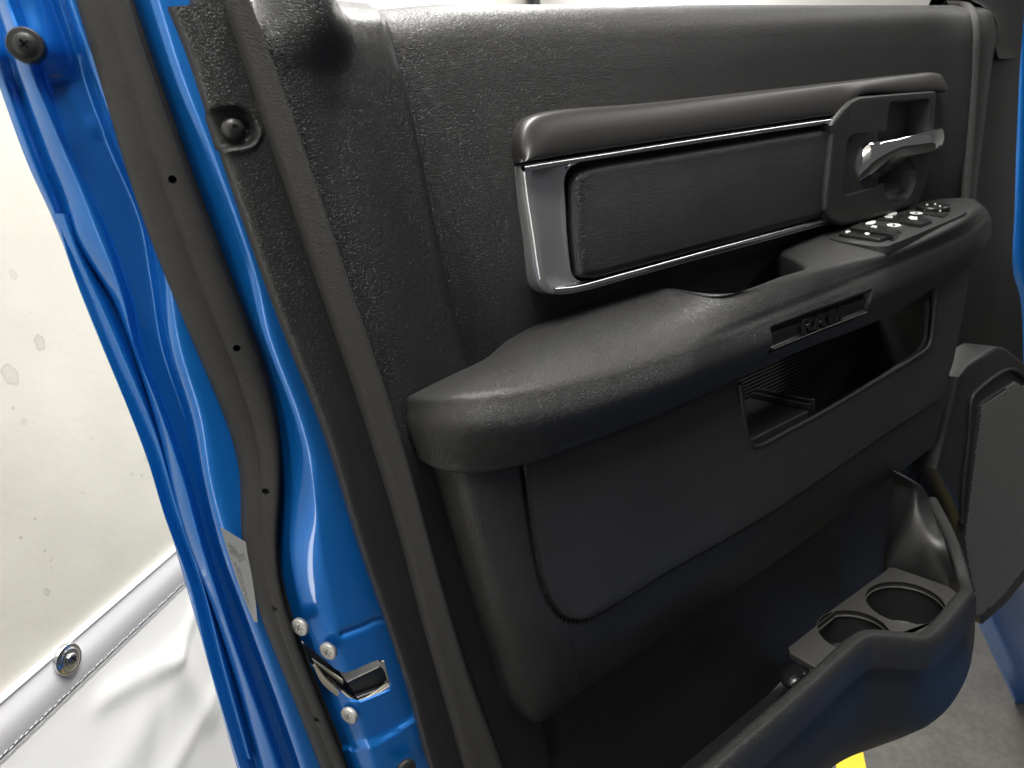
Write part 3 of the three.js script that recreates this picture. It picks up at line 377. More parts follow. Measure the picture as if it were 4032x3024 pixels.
// pull handle plate, its two scoops and the bright lever
{
  const o = [[.6634,1.2564,.022],[.6762,1.2639,.022],[.6908,1.2701,.022],[.7056,1.273,.022],[.7728,1.2715,.022],[.8557,1.2694,.022],[.8599,1.2677,.022],[.8573,1.2285,.022],[.8516,1.2042,.022],[.8411,1.1701,.022],[.8265,1.1516,.022],[.7436,1.149,.022],[.6775,1.1509,.022],[.6635,1.155,.022],[.6515,1.1642,.022],[.646,1.1723,.022],[.6463,1.1843,.022],[.6525,1.2134,.022],[.6593,1.2415,.022],[.6563,1.2503,.022]];
  let g = plate(o, 0.022, 0.05, 0.003, 4, false);
  const box = (pts, z0, z1, r) => { const h = plate(pts, z0, z0 - z1, 0, 1, true); return h; };
  const up = new THREE.SphereGeometry(1, 32, 24), u0 = [[.8021,1.2451,.022]][0]; up.scale(0.052, 0.036, 0.036); up.translate(u0[0], u0[1] - 0.002, 0.026);
  const upb = plate([[.7612,1.2633,.022],[.7703,1.2649,.022],[.8397,1.2627,.022],[.846,1.2604,.022],[.8436,1.2321,.022],[.8382,1.2204,.022],[.7558,1.2235,.022],[.7529,1.233,.022]], 0.04, 0.064, 0, 1, false);
  const lo = new THREE.SphereGeometry(1, 32, 24), l0 = [[.7852,1.1822,.022]][0]; lo.scale(0.034, 0.026, 0.028); lo.translate(l0[0], l0[1], 0.026);
  const rec = plate([[.7564,1.2368,.022],[.6989,1.2392,.022],[.6873,1.2377,.022],[.6824,1.2329,.022],[.6738,1.1895,.022],[.6762,1.1833,.022],[.682,1.1802,.022],[.7367,1.1812,.022],[.7614,1.1852,.022]], 0.04, 0.026, 0, 1, false);
  g = cut(g, upb, lo, rec);
  const pl = mesh('handle_plate', crease(g, 0.5), M.plastic, door);
  mesh('scoop_wall', plate([[.8382,1.2736,-.022],[.962,1.2687,-.022],[.9611,1.1975,-.022],[.8295,1.2113,-.022]], -0.0235, 0.003, 0, 1, false), M.plastic, pl);
  const T = [[.7234,1.2265,.012],[.7296,1.2272,.024],[.755,1.2272,.03],[.7922,1.2282,.032],[.8309,1.2292,.03],[.8699,1.2299,.022]], B = [[.7164,1.1898,.012],[.7283,1.198,.024],[.7556,1.2087,.03],[.7932,1.2073,.032],[.8323,1.2063,.03],[.8705,1.2068,.022]], L2 = [[.7235,1.1882,.008],[.755,1.1892,.012],[.7869,1.1954,.014],[.8179,1.203,.02],[.8538,1.2037,.02],[.8837,1.2056,.016]];
  mesh('lever', loft([shift(T, 0, -0.001, -0.01), T, mixLine(T, B, 0.1, 30, 0.0025), mixLine(T, B, 0.35, 30, 0.0042), mixLine(T, B, 0.6, 30, 0.0042), mixLine(T, B, 0.92, 30, 0.0015), B, L2], { nu: 70, nv: 40, t: 0.007 }), M.chrome, pl);
}
// armrest with the grab opening and the switch console in one pad
{
  const r0 = [[.1844,1.1203,.008],[.1983,1.1225,.008],[.2301,1.125,.004],[.2469,1.1264,.002],[.2648,1.1323,-.004],[.2873,1.1356,-.008],[.348,1.1396,-.012],[.4071,1.1386,-.008],[.4359,1.1379,-.002],[.4238,1.1391,.034],[.4295,1.1352,.062],[.4562,1.135,.068],[.4975,1.1367,.069],[.5509,1.1343,.062],[.5784,1.1366,.03],[.5933,1.1403,.004],[.6197,1.1424,0],[.6932,1.148,0],[.7846,1.1486,0],[.883,1.1484,0],[.9572,1.1415,.006],[.9839,1.1366,.008]];
  const r1 = [[.1794,1.1181,.008],[.1821,1.1274,.03],[.2132,1.1281,.035],[.2351,1.1279,.036],[.2513,1.1308,.036],[.28,1.1309,.036],[.3288,1.13,.036],[.3818,1.1294,.042],[.4025,1.1298,.052],[.4132,1.1298,.066],[.432,1.1289,.073],[.4642,1.1298,.075],[.4983,1.1314,.077],[.5349,1.1334,.0788],[.5539,1.1361,.0798],[.5858,1.1325,.083],[.6211,1.1313,.0845],[.6616,1.1294,.0845],[.7335,1.132,.083],[.8122,1.135,.075],[.9005,1.1364,.0482],[.9877,1.1273,.02]];
  const r2 = [[.1758,1.1149,.008],[.1695,1.1259,.045],[.1934,1.1245,.066],[.2129,1.1196,.072],[.237,1.117,.076],[.2689,1.1147,.077],[.3155,1.1107,.078],[.36,1.1107,.079],[.3958,1.111,.079],[.4217,1.1112,.08],[.4502,1.1113,.08],[.4866,1.1116,.08],[.5225,1.113,.082],[.5539,1.1144,.0838],[.5811,1.1157,.0848],[.611,1.1167,.085],[.653,1.117,.084],[.6999,1.1174,.082],[.7623,1.1178,.079],[.8385,1.1175,.0704],[.9209,1.1205,.0502],[1.013,1.1102,.02]];
  const r3 = [[.172,1.1003,.008],[.1644,1.1091,.05],[.1878,1.1036,.074],[.2074,1.0999,.08],[.2311,1.098,.082],[.2648,1.0948,.083],[.3102,1.0911,.084],[.3561,1.0903,.085],[.3918,1.0898,.085],[.4191,1.09,.085],[.4479,1.0903,.085],[.4845,1.0901,.085],[.523,1.0906,.0855],[.5543,1.0914,.0876],[.5827,1.0924,.0881],[.6155,1.0926,.087],[.6602,1.0929,.085],[.7102,1.0929,.082],[.7763,1.094,.078],[.8499,1.0967,.0688],[.9267,1.0978,.0504],[1.0207,1.0912,.02]];
  const r4 = [[.1754,1.0739,.008],[.1683,1.0748,.045],[.182,1.0705,.056],[.2076,1.0661,.06],[.235,1.064,.064],[.2779,1.0629,.066],[.3385,1.0611,.066],[.3901,1.0613,.066],[.4238,1.0621,.066],[.4535,1.0626,.066],[.4848,1.0628,.066],[.5179,1.063,.066],[.5589,1.063,.0668],[.5947,1.0614,.0678],[.6252,1.0612,.0685],[.6575,1.0607,.069],[.7054,1.0627,.067],[.7567,1.0659,.065],[.8267,1.0725,.061],[.9027,1.0768,.0524],[.9535,1.0832,.0412],[1.0192,1.0813,.02]];
  const under = r4.map((p) => [p[0] + 0.002, p[1] + 0.003, Math.min(p[2], 0.03) - 0.008]);
  const inner = r0.map((p) => [p[0], p[1] - 0.05, p[2] - 0.001]);
  const bx0 = 0.466, bx1 = 0.607, by0 = 1.0805, by1 = 1.1015;
  const g = loft([ease(inner, 4, 150), shift(ease(r0, 4, 150), 0, -0.006, -0.0015), shift(ease(r0, 4, 150), 0, -0.001, 0.002), ease(r1, 10, 70), shift(mixLine(ease(r1, 10, 70), ease(r2, 10, 70), 0.72, 70), 0, 0.0012, 0.0006), ease(r2, 10, 70), shift(mixLine(ease(r2, 10, 70), ease(r3, 10, 70), 0.25, 70), 0, 0, 0.0012), ease(r3, 10, 70), mixLine(ease(r3, 10, 70), ease(r4, 6, 70), 0.75, 70, 0.001), ease(r4, 6, 70), ease(under, 6, 70)], { nu: 560, nv: 120, t: 0.002, param: false, face: [0, 0.6, 0.8], disp: (p) => { if (p.z < 0.055) return; const dx = Math.max(bx0 - p.x, p.x - bx1), dy = Math.max(by0 - p.y, p.y - by1), d = Math.max(dx, dy); p.z -= 0.0075 * (1 - sm(-0.0018, 0.0012, d)); } });
  const A = mesh('armrest', g, M.arm, door);
}
{
  const font = await new FontLoader().loadAsync('fonts/droid/droid_sans_bold.typeface.json');
  const b = mesh('badge', (() => { const g = loft([[1.0965, 0.0795], [1.096, 0.0815], [1.089, 0.080], [1.0845, 0.0805], [1.083, 0.0835], [1.082, 0.0825]].map(([y, z]) => [0.469, 0.5, 0.54, 0.58, 0.604].map((x) => [x, y, z - 0.0006 + 0.0036 * ((x - 0.469) / 0.135) ** 2])), { nu: 40, nv: 24, t: 0.003 }); return g; })(), M.gloss, door);
  [['R', 0.5085], ['A', 0.526], ['M', 0.547]].forEach(([ch, x]) => { const g = new TextGeometry(ch, { font, size: 0.0118, depth: 0.0016, bevelEnabled: true, bevelSize: 0.0003, bevelThickness: 0.0003, bevelSegments: 1, curveSegments: 4 }); g.scale(1.7, 1, 1); g.translate(x, 1.0856, 0.0806 + 0.0036 * ((x - 0.465) / 0.135) ** 2); mesh('letter', g, M.gloss, b); });
}
// window and lock switches on the console
{
  const base = [[.6472,1.1448,.0234],[.6673,1.1457,.0156],[.6956,1.1464,.0099],[.7599,1.1472,.003],[.881,1.1477,-.0017],[.879,1.1452,.0201],[.8622,1.1421,.0475],[.8479,1.1405,.0613],[.8344,1.1397,.068],[.7313,1.1384,.0795],[.6491,1.1377,.0857],[.6371,1.1377,.0856],[.6318,1.1391,.0734],[.6413,1.1439,.0313]];
  const rb = new THREE.CatmullRomCurve3(base.map(V3), true, 'centripetal').getPoints(90).slice(0, -1).map((p) => p.toArray());
  const sp = mesh('switch_panel', crease(slab(rb, 0.008, 0.001, 0.115), 0.5), M.plastic, door);
  const key = (pts, h) => mesh('switch', crease(slab(pts, 0.007, 0.0006, 0.115), 0.5), M.gloss, sp);
  key([[.6535,1.1473,.0298],[.6751,1.148,.0239],[.667,1.1457,.0439],[.6497,1.1454,.0463]]);
  key([[.6497,1.1454,.0463],[.667,1.1457,.0439],[.6638,1.1422,.0746],[.6461,1.1421,.0748]]);
  key([[.6702,1.1505,.0312],[.7021,1.1511,.026],[.6905,1.148,.0528],[.6671,1.1477,.0554]]);
  key([[.6671,1.1477,.0554],[.6905,1.148,.0528],[.6785,1.1454,.0756],[.6581,1.1447,.0809]]);
  key([[.7325,1.1487,.0245],[.7674,1.1494,.0183],[.7714,1.1477,.0331],[.7339,1.1464,.045]]);
  key([[.7324,1.1461,.0476],[.7887,1.1483,.0283],[.7531,1.1434,.0704],[.7279,1.1432,.0722]]);
  key([[.7991,1.1472,.0291],[.8207,1.1477,.0244],[.8089,1.1456,.0428],[.7866,1.1447,.0505]]);
  key([[.7871,1.1446,.0517],[.8069,1.1453,.0456],[.8082,1.1434,.0619],[.7877,1.143,.0657]]);
  const c = [[.8238,1.1491,.0386]][0]; const kn = new THREE.LatheGeometry([[0, -0.008], [0.017, -0.008], [0.017, -0.001], [0.0155, 0.0006], [0.012, 0], [0, -0.0002]].map((q) => new THREE.Vector2(...q)), 36); kn.rotateX(0.14); kn.translate(...c); mesh('mirror_knob', kn, M.gloss, sp);
  const ic = (q) => mesh('switch_icon', slab(((m) => q.map((p) => [m[0] + 0.8 * (p[0] - m[0]), p[1], m[2] + 0.8 * (p[2] - m[2])]))([0, 0, q.reduce((t, p) => t + p[2], 0) / q.length].map((v, k) => (k ? v : q.reduce((t, p) => t + p[0], 0) / q.length))), 0.0006, 0.0001, 0.115), M.print, sp);
  const E = (x, y, rx, ry) => Array.from({ length: 14 }, (_, i) => { const a = (i / 14) * Math.PI * 2; return [x + rx * Math.cos(a), y + ry * Math.sin(a)]; });
  for (const q of [[[.6601,1.148,.0317],[.6674,1.1482,.0299],[.6671,1.1477,.0344],[.6632,1.1474,.0371],[.6601,1.1474,.0365],[.6556,1.1473,.0382],[.6544,1.1475,.036]], [[.6625,1.1459,.0501],[.6678,1.1459,.05],[.6653,1.1453,.055],[.6593,1.1449,.0583],[.6539,1.145,.0581],[.6585,1.1456,.0524]], [[.6895,1.1509,.035],[.6997,1.1513,.0322],[.7124,1.1511,.0339],[.7088,1.1506,.0383],[.697,1.1499,.0437],[.6888,1.1499,.0444],[.6855,1.1506,.0383]], [[.6766,1.1495,.0479],[.6866,1.1497,.0456],[.6846,1.1489,.0523],[.6732,1.1485,.0566],[.6766,1.1489,.0529]], [[.7593,1.1501,.0206],[.7709,1.1504,.0175],[.7792,1.15,.0212],[.7749,1.1495,.0259],[.7612,1.1489,.0309],[.7503,1.1492,.0283]], [[.748,1.1497,.0236],[.7542,1.1498,.0233],[.755,1.1489,.0312],[.7424,1.1482,.0372],[.7414,1.1491,.0291]], [[.7529,1.1472,.0457],[.7642,1.1475,.0434],[.7601,1.1463,.0539],[.7431,1.1453,.0621],[.7419,1.1462,.054]], [[.8162,1.1482,.028],[.8202,1.1481,.0291],[.8166,1.1473,.0362],[.8046,1.1469,.0395],[.8081,1.1477,.0325]], [[.81,1.1456,.0508],[.8132,1.1456,.0507],[.8083,1.1452,.0544],[.8024,1.145,.0557]], [[.8258,1.1508,.0288],[.8326,1.1509,.0281],[.8245,1.1503,.0339],[.8181,1.1501,.035]], [[.8319,1.1502,.0348],[.8387,1.1502,.0341],[.8304,1.1496,.0394],[.8238,1.1496,.04]], [[.8223,1.149,.0446],[.8263,1.1489,.0456],[.8177,1.1485,.0495],[.8142,1.1485,.0492]], [[.8333,1.1478,.0065],[.8366,1.1478,.0059],[.8312,1.1474,.0097],[.8277,1.1474,.0098]]]) ic(q);
  // ring-shaped window symbols
  for (const [c0, o] of [[[[.6933,1.1477,.0631]][0], 0.0094], [[[.7769,1.1475,.0433]][0], 0.0069]]) {
    const sh = new THREE.Shape(); sh.absellipse(0, 0, 0.0115, 0.0062, 0, Math.PI * 2); const hh = new THREE.Path(); hh.absellipse(0, 0, 0.0085, 0.0016, 0, Math.PI * 2, true); sh.holes.push(hh);
    const g = new THREE.ExtrudeGeometry(sh, { depth: 0.0005, bevelEnabled: false, curveSegments: 12 }); g.rotateX(-Math.PI / 2 + 0.14); g.rotateY(0.5); g.translate(...c0); mesh('switch_icon', g, M.print, sp);
  }
}
// lower trim: bolster round the insert
{
  const rows = [
    [[.1853,1.0648,.01],[.1822,1.071,.028],[.1841,1.0751,.045],[.1954,1.0748,.053],[.2309,1.0675,.056],[.2869,1.0652,.056],[.3711,1.0634,.056],[.4552,1.0663,.056],[.5703,1.0673,.056],[.6914,1.0661,.056],[.8512,1.0763,.05]],
    [[.1906,1.0051,.01],[.186,1.0157,.03],[.1886,1.0236,.048],[.2046,1.0216,.055],[.2344,1.0155,.057],[.2914,1.0098,.058],[.3768,1.0041,.058],[.4789,1.0018,.058],[.5868,1.0037,.058],[.6971,1.0086,.058],[.8465,1.012,.052]],
    [[.1985,.9318,.008],[.1942,.9452,.028],[.1985,.9516,.045],[.2142,.9478,.054],[.2435,.9353,.058],[.2836,.9292,.059],[.3616,.9273,.059],[.4724,.9247,.059],[.5917,.9281,.059],[.699,.9345,.058],[.8455,.9261,.052]],
    [[.2033,.8941,.007],[.2013,.9059,.024],[.2074,.9128,.04],[.2237,.9112,.05],[.2485,.9082,.055],[.2935,.9097,.056],[.3808,.9147,.056],[.4966,.91,.056],[.6131,.914,.056],[.7052,.9153,.055],[.8442,.9112,.05]],
    [[.2076,.8541,.005],[.2084,.862,.018],[.2167,.8671,.03],[.2334,.8693,.04],[.2574,.8718,.046],[.301,.8724,.048],[.3982,.8768,.048],[.5134,.877,.048],[.6263,.8807,.048],[.7194,.8831,.048],[.8411,.8841,.046]],
    [[.2182,.8244,.003],[.2197,.8233,.01],[.2239,.8261,.018],[.2404,.8311,.026],[.2688,.8372,.031],[.3138,.8381,.033],[.4274,.8408,.034],[.5473,.8428,.034],[.6553,.8466,.035],[.7451,.8511,.036],[.851,.8571,.038]],
    [[.2255,.8086,-.003],[.2294,.8065,.002],[.235,.8029,.005],[.2477,.8037,.009],[.2766,.8104,.012],[.322,.8119,.014],[.4431,.8142,.016],[.5613,.8174,.018],[.6684,.8229,.02],[.7651,.8269,.022],[.8698,.8379,.026]],
  ];
  const seam = curveOf([[.2299,1.0672,.06],[.2285,1.0364,.06],[.2281,.9965,.06],[.2295,.9677,.06],[.2349,.9461,.06],[.2431,.9313,.06],[.2494,.9262,.06],[.2632,.9199,.06],[.3489,.9183,.06],[.4855,.9142,.06],[.5923,.9184,.06],[.6841,.9239,.06],[.7785,.9266,.06],[.8107,.9289,.06]]).getSpacedPoints(160);
  const g = loft(rows, { nu: 460, nv: 190, t: 0.004, param: true, disp: (p) => { let m = 1; for (const q of seam) m = Math.min(m, (q.x - p.x) ** 2 + (q.y - p.y) ** 2); p.z -= 0.004 * Math.exp(-m / 0.0000075); } });
  const opening = [[.4543,1.0819,.06],[.453,1.0577,.06],[.4548,1.0324,.06],[.4583,1.0049,.06],[.4616,.9967,.06],[.4676,.9906,.06],[.4772,.9876,.06],[.5162,.9876,.06],[.5746,.9878,.06],[.6578,.9914,.06],[.7481,.9959,.06],[.7691,.9982,.06],[.7791,1.0025,.06],[.7839,1.0093,.06],[.7884,1.0347,.06],[.7917,1.0626,.06],[.7956,1.095,.06]];
  const hole = plate(opening, 0.09, 0.08, 0, 1, false);
  mesh('lower_bolster', cut(g, hole), M.scuffed, door);
  const ins = [
    [[.2322,1.0657,.0575],[.2842,1.0647,.059],[.3678,1.0627,.059],[.4513,1.0655,.059],[.5655,1.0661,.059],[.6858,1.0647,.059],[.809,1.0718,.057],[.8864,1.0842,.053]],
    [[.2289,1.0364,.0605],[.2904,1.0307,.0625],[.374,1.0248,.0625],[.474,1.0198,.0625],[.5797,1.0184,.0625],[.6882,1.0217,.0625],[.8005,1.0265,.06],[.8707,1.0328,.056]],
    [[.2285,.9965,.0605],[.2846,.991,.0625],[.3699,.9874,.0625],[.4717,.9853,.0625],[.579,.9855,.0625],[.6891,.986,.0625],[.7926,.9881,.06],[.8545,.9851,.056]],
    [[.2306,.9671,.06],[.2806,.9631,.0625],[.367,.9611,.0625],[.4767,.9607,.0625],[.5865,.9635,.0625],[.6896,.9651,.0625],[.7833,.9687,.06],[.8441,.9593,.056]],
    [[.2366,.9462,.0595],[.2731,.9423,.0622],[.3541,.9409,.0622],[.4758,.94,.0622],[.5867,.945,.0622],[.6813,.952,.0622],[.779,.9534,.06],[.8349,.9475,.056]],
    [[.2445,.9324,.059],[.2598,.9271,.0615],[.3369,.9271,.0615],[.4689,.9228,.0615],[.5794,.9273,.0615],[.6737,.9332,.0615],[.7717,.9348,.059],[.8248,.9324,.055]],
    [[.2495,.927,.0585],[.2622,.9224,.0605],[.3476,.921,.0605],[.4836,.9171,.0605],[.5891,.9214,.0605],[.6803,.9269,.0605],[.7794,.9276,.058],[.8184,.9273,.055]],
  ];
  let ig = loft(ins, { nu: 260, nv: 90, t: 0.0035, param: true });
  mesh('pocket_panel', cut(ig, hole), M.scuffed, door);
  // lip round the upper pocket opening
  const rim = [[.452,1.0541,.0615],[.4534,1.0327,.0615],[.4565,1.0068,.0615],[.4597,.9986,.0615],[.4657,.9925,.0615],[.4753,.9896,.0615],[.5141,.9896,.0615],[.5722,.9899,.0615],[.655,.9934,.0615],[.7449,.9981,.0615],[.7658,1.0003,.0615],[.7758,1.0046,.0615],[.7795,1.0117,.0615],[.7841,1.0358,.0615],[.7876,1.061,.0615]];
  mesh('pocket_lip', tube(rim, 0.0022, 140, 8), M.plastic, door);
  // upper pocket: liner, ledge and divider
  const zb = -0.012, lin = [];
  const back = plate([[.4861,1.1181,-.012],[.9211,1.0222,-.012],[.9351,.7799,-.012],[.4694,.9541,-.012]], zb, 0.003, 0, 1, false); lin.push(back);
  const slabBox = (x0, x1, y0, y1, z0, z1) => new THREE.BoxGeometry(x1 - x0, y1 - y0, z1 - z0).translate((x0 + x1) / 2, (y0 + y1) / 2, (z0 + z1) / 2);
  lin.push(slabBox(0.43, 0.8, 0.945, 0.95, -0.012, 0.056), slabBox(0.438, 0.443, 0.95, 1.09, -0.012, 0.056), slabBox(0.79, 0.795, 0.95, 1.09, -0.012, 0.054));
  const L = mesh('pocket_liner', merge(lin), M.ribbed, door);
  mesh('pocket_ledge', crease(new RoundedBoxGeometry(0.115, 0.045, 0.066, 3, 0.002).translate(0.5008, 0.9727, 0.0225), 0.5), M.plastic, L);
  mesh('divider', merge([new RoundedBoxGeometry(0.0045, 0.052, 0.066, 2, 0.0012).translate(0.5612, 0.975, 0.0225), new RoundedBoxGeometry(0.004, 0.056, 0.066, 2, 0.0012).translate(0.567, 0.976, 0.0225)]), M.gloss, L);
}
// lower pocket: ribbed back, end wall, front wall with its rim, cup holder tray
{
  const pk = mesh('pocket_back', loft([[[.2408,.8213,-.006],[.3219,.8228,-.006],[.4512,.8442,-.006],[.6069,.8587,-.006],[.8009,.8576,-.006],[.9563,.858,-.006]], [[.2511,.6764,-.006],[.3539,.595,-.006],[.4737,.6099,-.006],[.6335,.6297,-.006],[.8045,.6508,-.006],[.93,.6505,-.006]]], { nu: 40, nv: 20, t: 0.003, straight: true }), M.ribbed, door);
  const fl = 0.62, bottom = loft([[[0.2, fl, 0.085], [0.4, fl, 0.085], [0.62, fl, 0.085]], [[0.2, fl, -0.01], [0.4, fl, -0.01], [0.62, fl, -0.01]]], { nu: 10, nv: 4, t: 0.003, back: [0, -1, 0], face: [0, 1, 0], straight: true });
  mesh('pocket_floor', bottom, M.dark, door);
  mesh('pocket_end', loft([[[.7492,.8551,.03],[.7644,.834,.06],[.7834,.8086,.062],[.7631,.7868,.09],[.7275,.7746,.117],[.6972,.7688,.136]], [[.7625,.8304,.03],[.7638,.825,.05],[.7536,.8041,.066],[.7419,.7798,.085],[.7297,.7611,.106],[.7166,.7508,.118]], [[.7447,.7261,.03],[.7235,.7395,.045],[.7247,.7382,.058],[.7278,.7373,.075],[.7218,.7426,.098],[.7149,.7476,.117]], shift([[.7447,.7261,.03],[.7235,.7395,.045],[.7247,.7382,.058],[.7278,.7373,.075],[.7218,.7426,.098],[.7149,.7476,.117]], 0, -0.1, 0)], { nu: 40, nv: 24, t: 0.003, back: [1, 0, 0], face: [-1, 0, 0.3] }), M.plastic, door);
  const f0 = [[.2253,.7701,.108],[.3179,.78,.114],[.3876,.7808,.114],[.4549,.7818,.114],[.5275,.7843,.114],[.5432,.7835,.116],[.553,.7823,.121],[.5839,.7722,.14],[.5949,.769,.1455],[.6712,.773,.1445],[.6863,.7703,.142],[.7007,.7696,.134],[.7238,.7785,.118],[.7573,.7901,.092],[.7878,.8068,.06]];
  const nrm = (pts, o, dy, k = 1) => pts.map((p, i) => { const a = pts[Math.max(0, i - 1)], b = pts[Math.min(pts.length - 1, i + 1)]; let dx = b[0] - a[0], dz = b[2] - a[2]; const l = Math.hypot(dx, dz) || 1; return [p[0] + (-dz / l) * o, p[1] + dy, p[2] + (dx / l) * o]; });
  const f5 = [[.2171,.5906,.09],[.3006,.5993,.092],[.3758,.6086,.094],[.4376,.6183,.096],[.4969,.6226,.098],[.5184,.6231,.1],[.5439,.6185,.102],[.5919,.6021,.106],[.6524,.5815,.111],[.702,.5703,.114],[.7444,.5904,.116],[.7767,.6203,.115],[.814,.641,.106],[.8474,.6589,.088],[.8595,.736,.058]];
  const f3 = nrm(f0, 0.0125, -0.031), f4 = nrm(f0, 0.0045, -0.04);
  mesh('pocket_front', loft([nrm(f0, 0, -0.05), nrm(f0, 0, -0.003), f0, nrm(f0, 0.003, 0.002), nrm(f0, 0.0085, 0.0015), nrm(f0, 0.0115, -0.004), f3, nrm(f0, 0.0118, -0.0335), nrm(f0, 0.0055, -0.0355), f4.map((p, i) => [mix(p[0], f5[i][0], 0.3), mix(p[1], f5[i][1], 0.3), mix(p[2], f5[i][2], 0.06)]), f4.map((p, i) => [mix(p[0], f5[i][0], 0.7), mix(p[1], f5[i][1], 0.7), mix(p[2], f5[i][2], 0.35)]), f5], { nu: 260, nv: 110, t: 0.002, param: true }), M.lower, door);
  mesh('pocket_end', new RoundedBoxGeometry(0.006, 0.17, 0.118, 2, 0.002).translate(0.232, 0.63, 0.054), M.plastic, door);
  // cup tray
  const y = 0.75, sh = new THREE.Shape(), pts = [[0.512, 0.056], [0.708, 0.056], [0.712, 0.062], [0.714, 0.118], [0.702, 0.139], [0.6, 0.139], [0.565, 0.108], [0.51, 0.104], [0.505, 0.092], [0.506, 0.062]];
  pts.forEach((p, i) => (i ? sh.lineTo(p[0], -p[1]) : sh.moveTo(p[0], -p[1]))); sh.closePath();
  const big = [0.6565, 0.0995, 0.0395], sml = [0.578, 0.0875, 0.036];
  for (const c of [big, sml]) { const h = new THREE.Path(); h.absarc(c[0], -c[1], c[2], 0, Math.PI * 2, true); sh.holes.push(h); }
  const tg = new THREE.ExtrudeGeometry(sh, { depth: 0.004, bevelEnabled: true, bevelSize: 0.0018, bevelThickness: 0.0018, bevelSegments: 4, bevelOffset: -0.0018, curveSegments: 24 }); tg.rotateX(-Math.PI / 2); tg.translate(0, y - 0.0058, 0);
  const tray = mesh('cup_tray', crease(tg, 0.6), S([0.034, 0.033, 0.031], 0.55, { bumpMap: rep(fineTex, 12), bumpScale: 0.0001 }), door);
  for (const [c, h] of [[big, 0.045], [sml, 0.035]]) mesh('cup_well', crease(new THREE.LatheGeometry([[c[2] + 0.001, 0], [c[2] - 0.003, -h], [c[2] - 0.006, -h - 0.003], [0, -h - 0.003], [0, -h - 0.005], [c[2] - 0.004, -h - 0.005], [c[2] + 0.0025, -0.002]].map((q) => new THREE.Vector2(...q)), 48).translate(c[0], y - 0.005, c[1])), M.plastic, tray);
  const cl = new THREE.SphereGeometry(0.02, 24, 16); cl.scale(1, 0.5, 0.8); cl.translate(...[[.5617,.6663,.03]][0]); mesh('tray_clip', cl, M.gloss, door);
}
// speaker pod
{
  mesh('pod_backing', plate([[.8886,.8279,0],[.9974,.8461,0],[1.0863,.7575,0],[1.1136,.4219,0],[1.0125,.5072,0],[.9223,.6791,0]], -0.002, 0.008, 0.001, 2, false), M.plastic, door);
  const out = [[.8787,.8025,.02],[.8971,.8418,.02],[.9276,.9159,.02],[.9548,.9254,.02],[1.0412,.9275,.02],[1.0654,.9191,.02],[1.0894,.9058,.02],[1.1568,.8638,.02],[1.2909,.7804,.02],[1.3564,.4647,.02],[1.2213,.4725,.02],[1.132,.4614,.02],[1.0503,.4669,.02],[1.0326,.515,.02],[.988,.6459,.02],[.9348,.7331,.02]];
  mesh('speaker_pod', crease(plate(out, 0.028, 0.045, 0.004, 5, false), 0.7), M.plastic, door);
  mesh('speaker_ring', tube([[.9535,.6915,.03],[.9514,.7432,.03],[.9615,.8198,.03],[.9629,.8711,.03],[.9687,.8793,.03],[.9805,.8823,.03],[1.08,.8835,.03],[1.1633,.8363,.03]], 0.0028, 80, 8), M.plastic, door);
  const go = [[.9699,.7498,.0335],[.9871,.8568,.0335],[.9989,.8618,.0335],[1.0936,.8626,.0335],[1.211,.7998,.0335],[1.2633,.531,.0335],[1.1788,.5064,.0335],[1.0933,.4917,.0335],[1.0109,.5014,.0335],[1.0032,.5452,.0335],[.9684,.6266,.0335],[.9576,.665,.0335]];
  const gr = mesh('speaker_grille', plate(go, 0.0325, 0.012, 0.002, 3, false), M.grille, door);
  // the woven face: rows of small raised dots, too many to count
  const inside = (x, y) => { let c = false; for (let i = 0, j = go.length - 1; i < go.length; j = i++) if (go[i][1] > y !== go[j][1] > y && x < ((go[j][0] - go[i][0]) * (y - go[i][1])) / (go[j][1] - go[i][1]) + go[i][0]) c = !c; return c; };
  const spots = [], px = 0.0046; for (let r = 0, y = 0.45; y < 0.96; y += px * 0.866, r++) for (let x = 0.85 + (r & 1) * px / 2; x < 1.25; x += px) if (inside(x, y) && inside(x - 0.002, y) && inside(x, y + 0.002) && inside(x, y - 0.002)) spots.push([x, y]);
  const dot = new THREE.SphereGeometry(0.0014, 8, 5), im = new THREE.InstancedMesh(dot, M.mesh, spots.length), mt = new THREE.Matrix4(), b0 = door.userData.base;
  spots.forEach(([x, y], i) => im.setMatrixAt(i, mt.makeTranslation(x - b0.x, y - b0.y, 0.0322 - b0.z)));
  im.name = 'grille_mesh'; im.userData.kind = 'stuff'; im.castShadow = im.receiveShadow = true; gr.add(im);
}
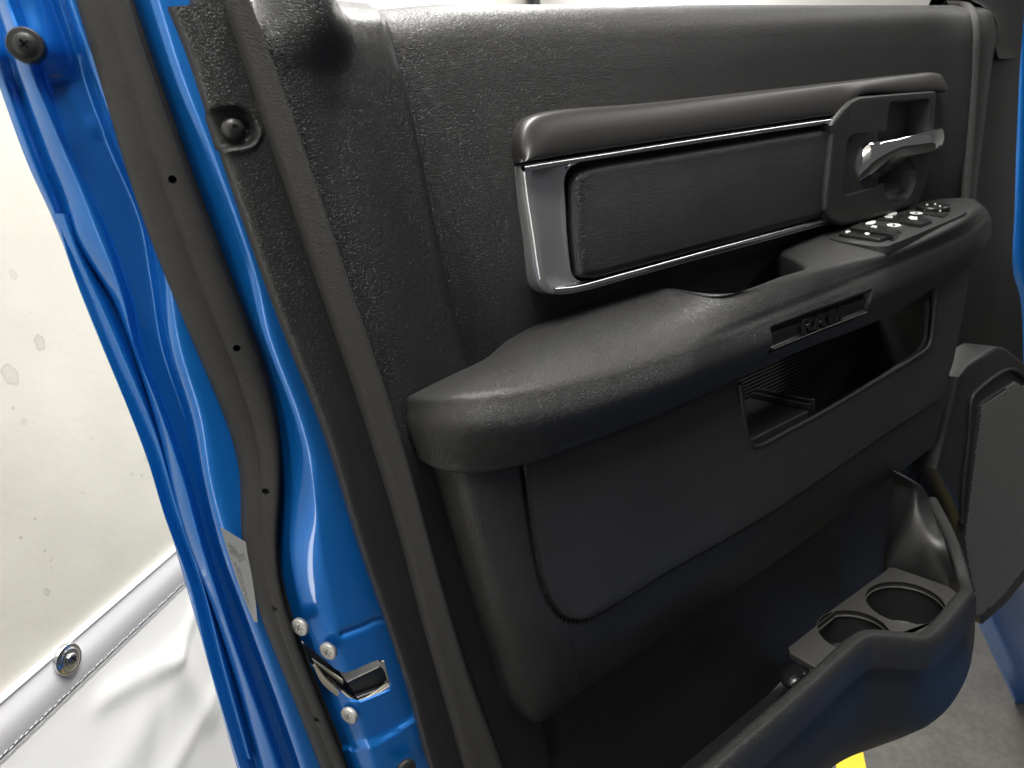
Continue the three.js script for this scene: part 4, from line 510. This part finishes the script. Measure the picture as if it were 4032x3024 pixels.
// ---------- the truck's body at the hinge ----------
{
  const t = thing('pickup_truck', 'blue painted truck body edge beside the door hinges and speaker', 'truck body', [1.2, 0.3, 0.0]);
  mesh('fender', loft([[[1.3733,1.4366,-.11],[1.3881,1.3151,-.11],[1.4004,1.1838,-.11],[1.4235,.974,-.11],[1.4724,.8951,-.11],[1.5118,.7756,-.11],[1.5234,.6354,-.11]], [[1.3689,1.4307,-.09],[1.3836,1.311,-.09],[1.3996,1.1814,-.09],[1.4277,.9735,-.09],[1.4637,.8981,-.09],[1.5201,.7759,-.09],[1.534,.6362,-.09]], [[1.4754,1.436,-.1],[1.4962,1.3093,-.1],[1.5188,1.1714,-.1],[1.5573,.9489,-.1],[1.6086,.8656,-.1],[1.6832,.7307,-.1],[1.7167,.5739,-.1]], [[2.2316,1.5119,-.3],[2.2768,1.3252,-.3],[2.3265,1.1201,-.3],[2.4075,.7855,-.3],[2.4721,.6638,-.3],[2.5578,.4699,-.3],[2.6182,.2345,-.3]], [[3.7814,1.6939,-.8],[3.858,1.3774,-.8],[3.9421,1.0299,-.8],[4.0793,.463,-.8],[4.1572,.2637,-.8],[4.2663,-.0537,-.8],[4.3643,-.447,-.8]]], { nu: 60, nv: 24, t: 0.004, uvx: false }), M.paint, t);
  mesh('sill', loft([[[1.1899,.4567,-.05],[1.2318,.3516,-.05],[1.274,.2818,-.05],[1.3234,.2059,-.05],[1.5019,-.0693,-.05],[1.7361,-.4299,-.05]], [[1.1383,.5134,-.02],[1.2045,.3961,-.02],[1.2636,.3039,-.02],[1.3267,.2148,-.02],[1.5327,-.0548,-.02],[1.8134,-.4477,-.02]], [[1.2096,.4978,-.02],[1.3276,.3415,-.02],[1.409,.2337,-.02],[1.5001,.1131,-.02],[1.7533,-.1994,-.02],[2.11,-.6674,-.02]], [[1.4854,.3651,-.08],[1.6625,.1746,-.08],[1.8057,.009,-.08],[1.9686,-.167,-.08],[2.3867,-.6191,-.08],[2.8762,-1.2382,-.08]]], { nu: 60, nv: 30, t: 0.006, uvx: false }), M.paint, t);
  const dir = new THREE.Vector3(-0.7, 0, 0.714), rk = new RoundedBoxGeometry(2, 0.24, 0.2, 5, 0.05); rk.rotateY(Math.atan2(0.714, 0.7) + Math.PI); rk.translate(1.12 - 0.7 * 1.05 + 0.16, 0.16, 0.12 + 0.714 * 1.05 + 0.1);
  mesh('rocker_panel', rk, M.paint, t);
}
renderer.render(scene, camera);
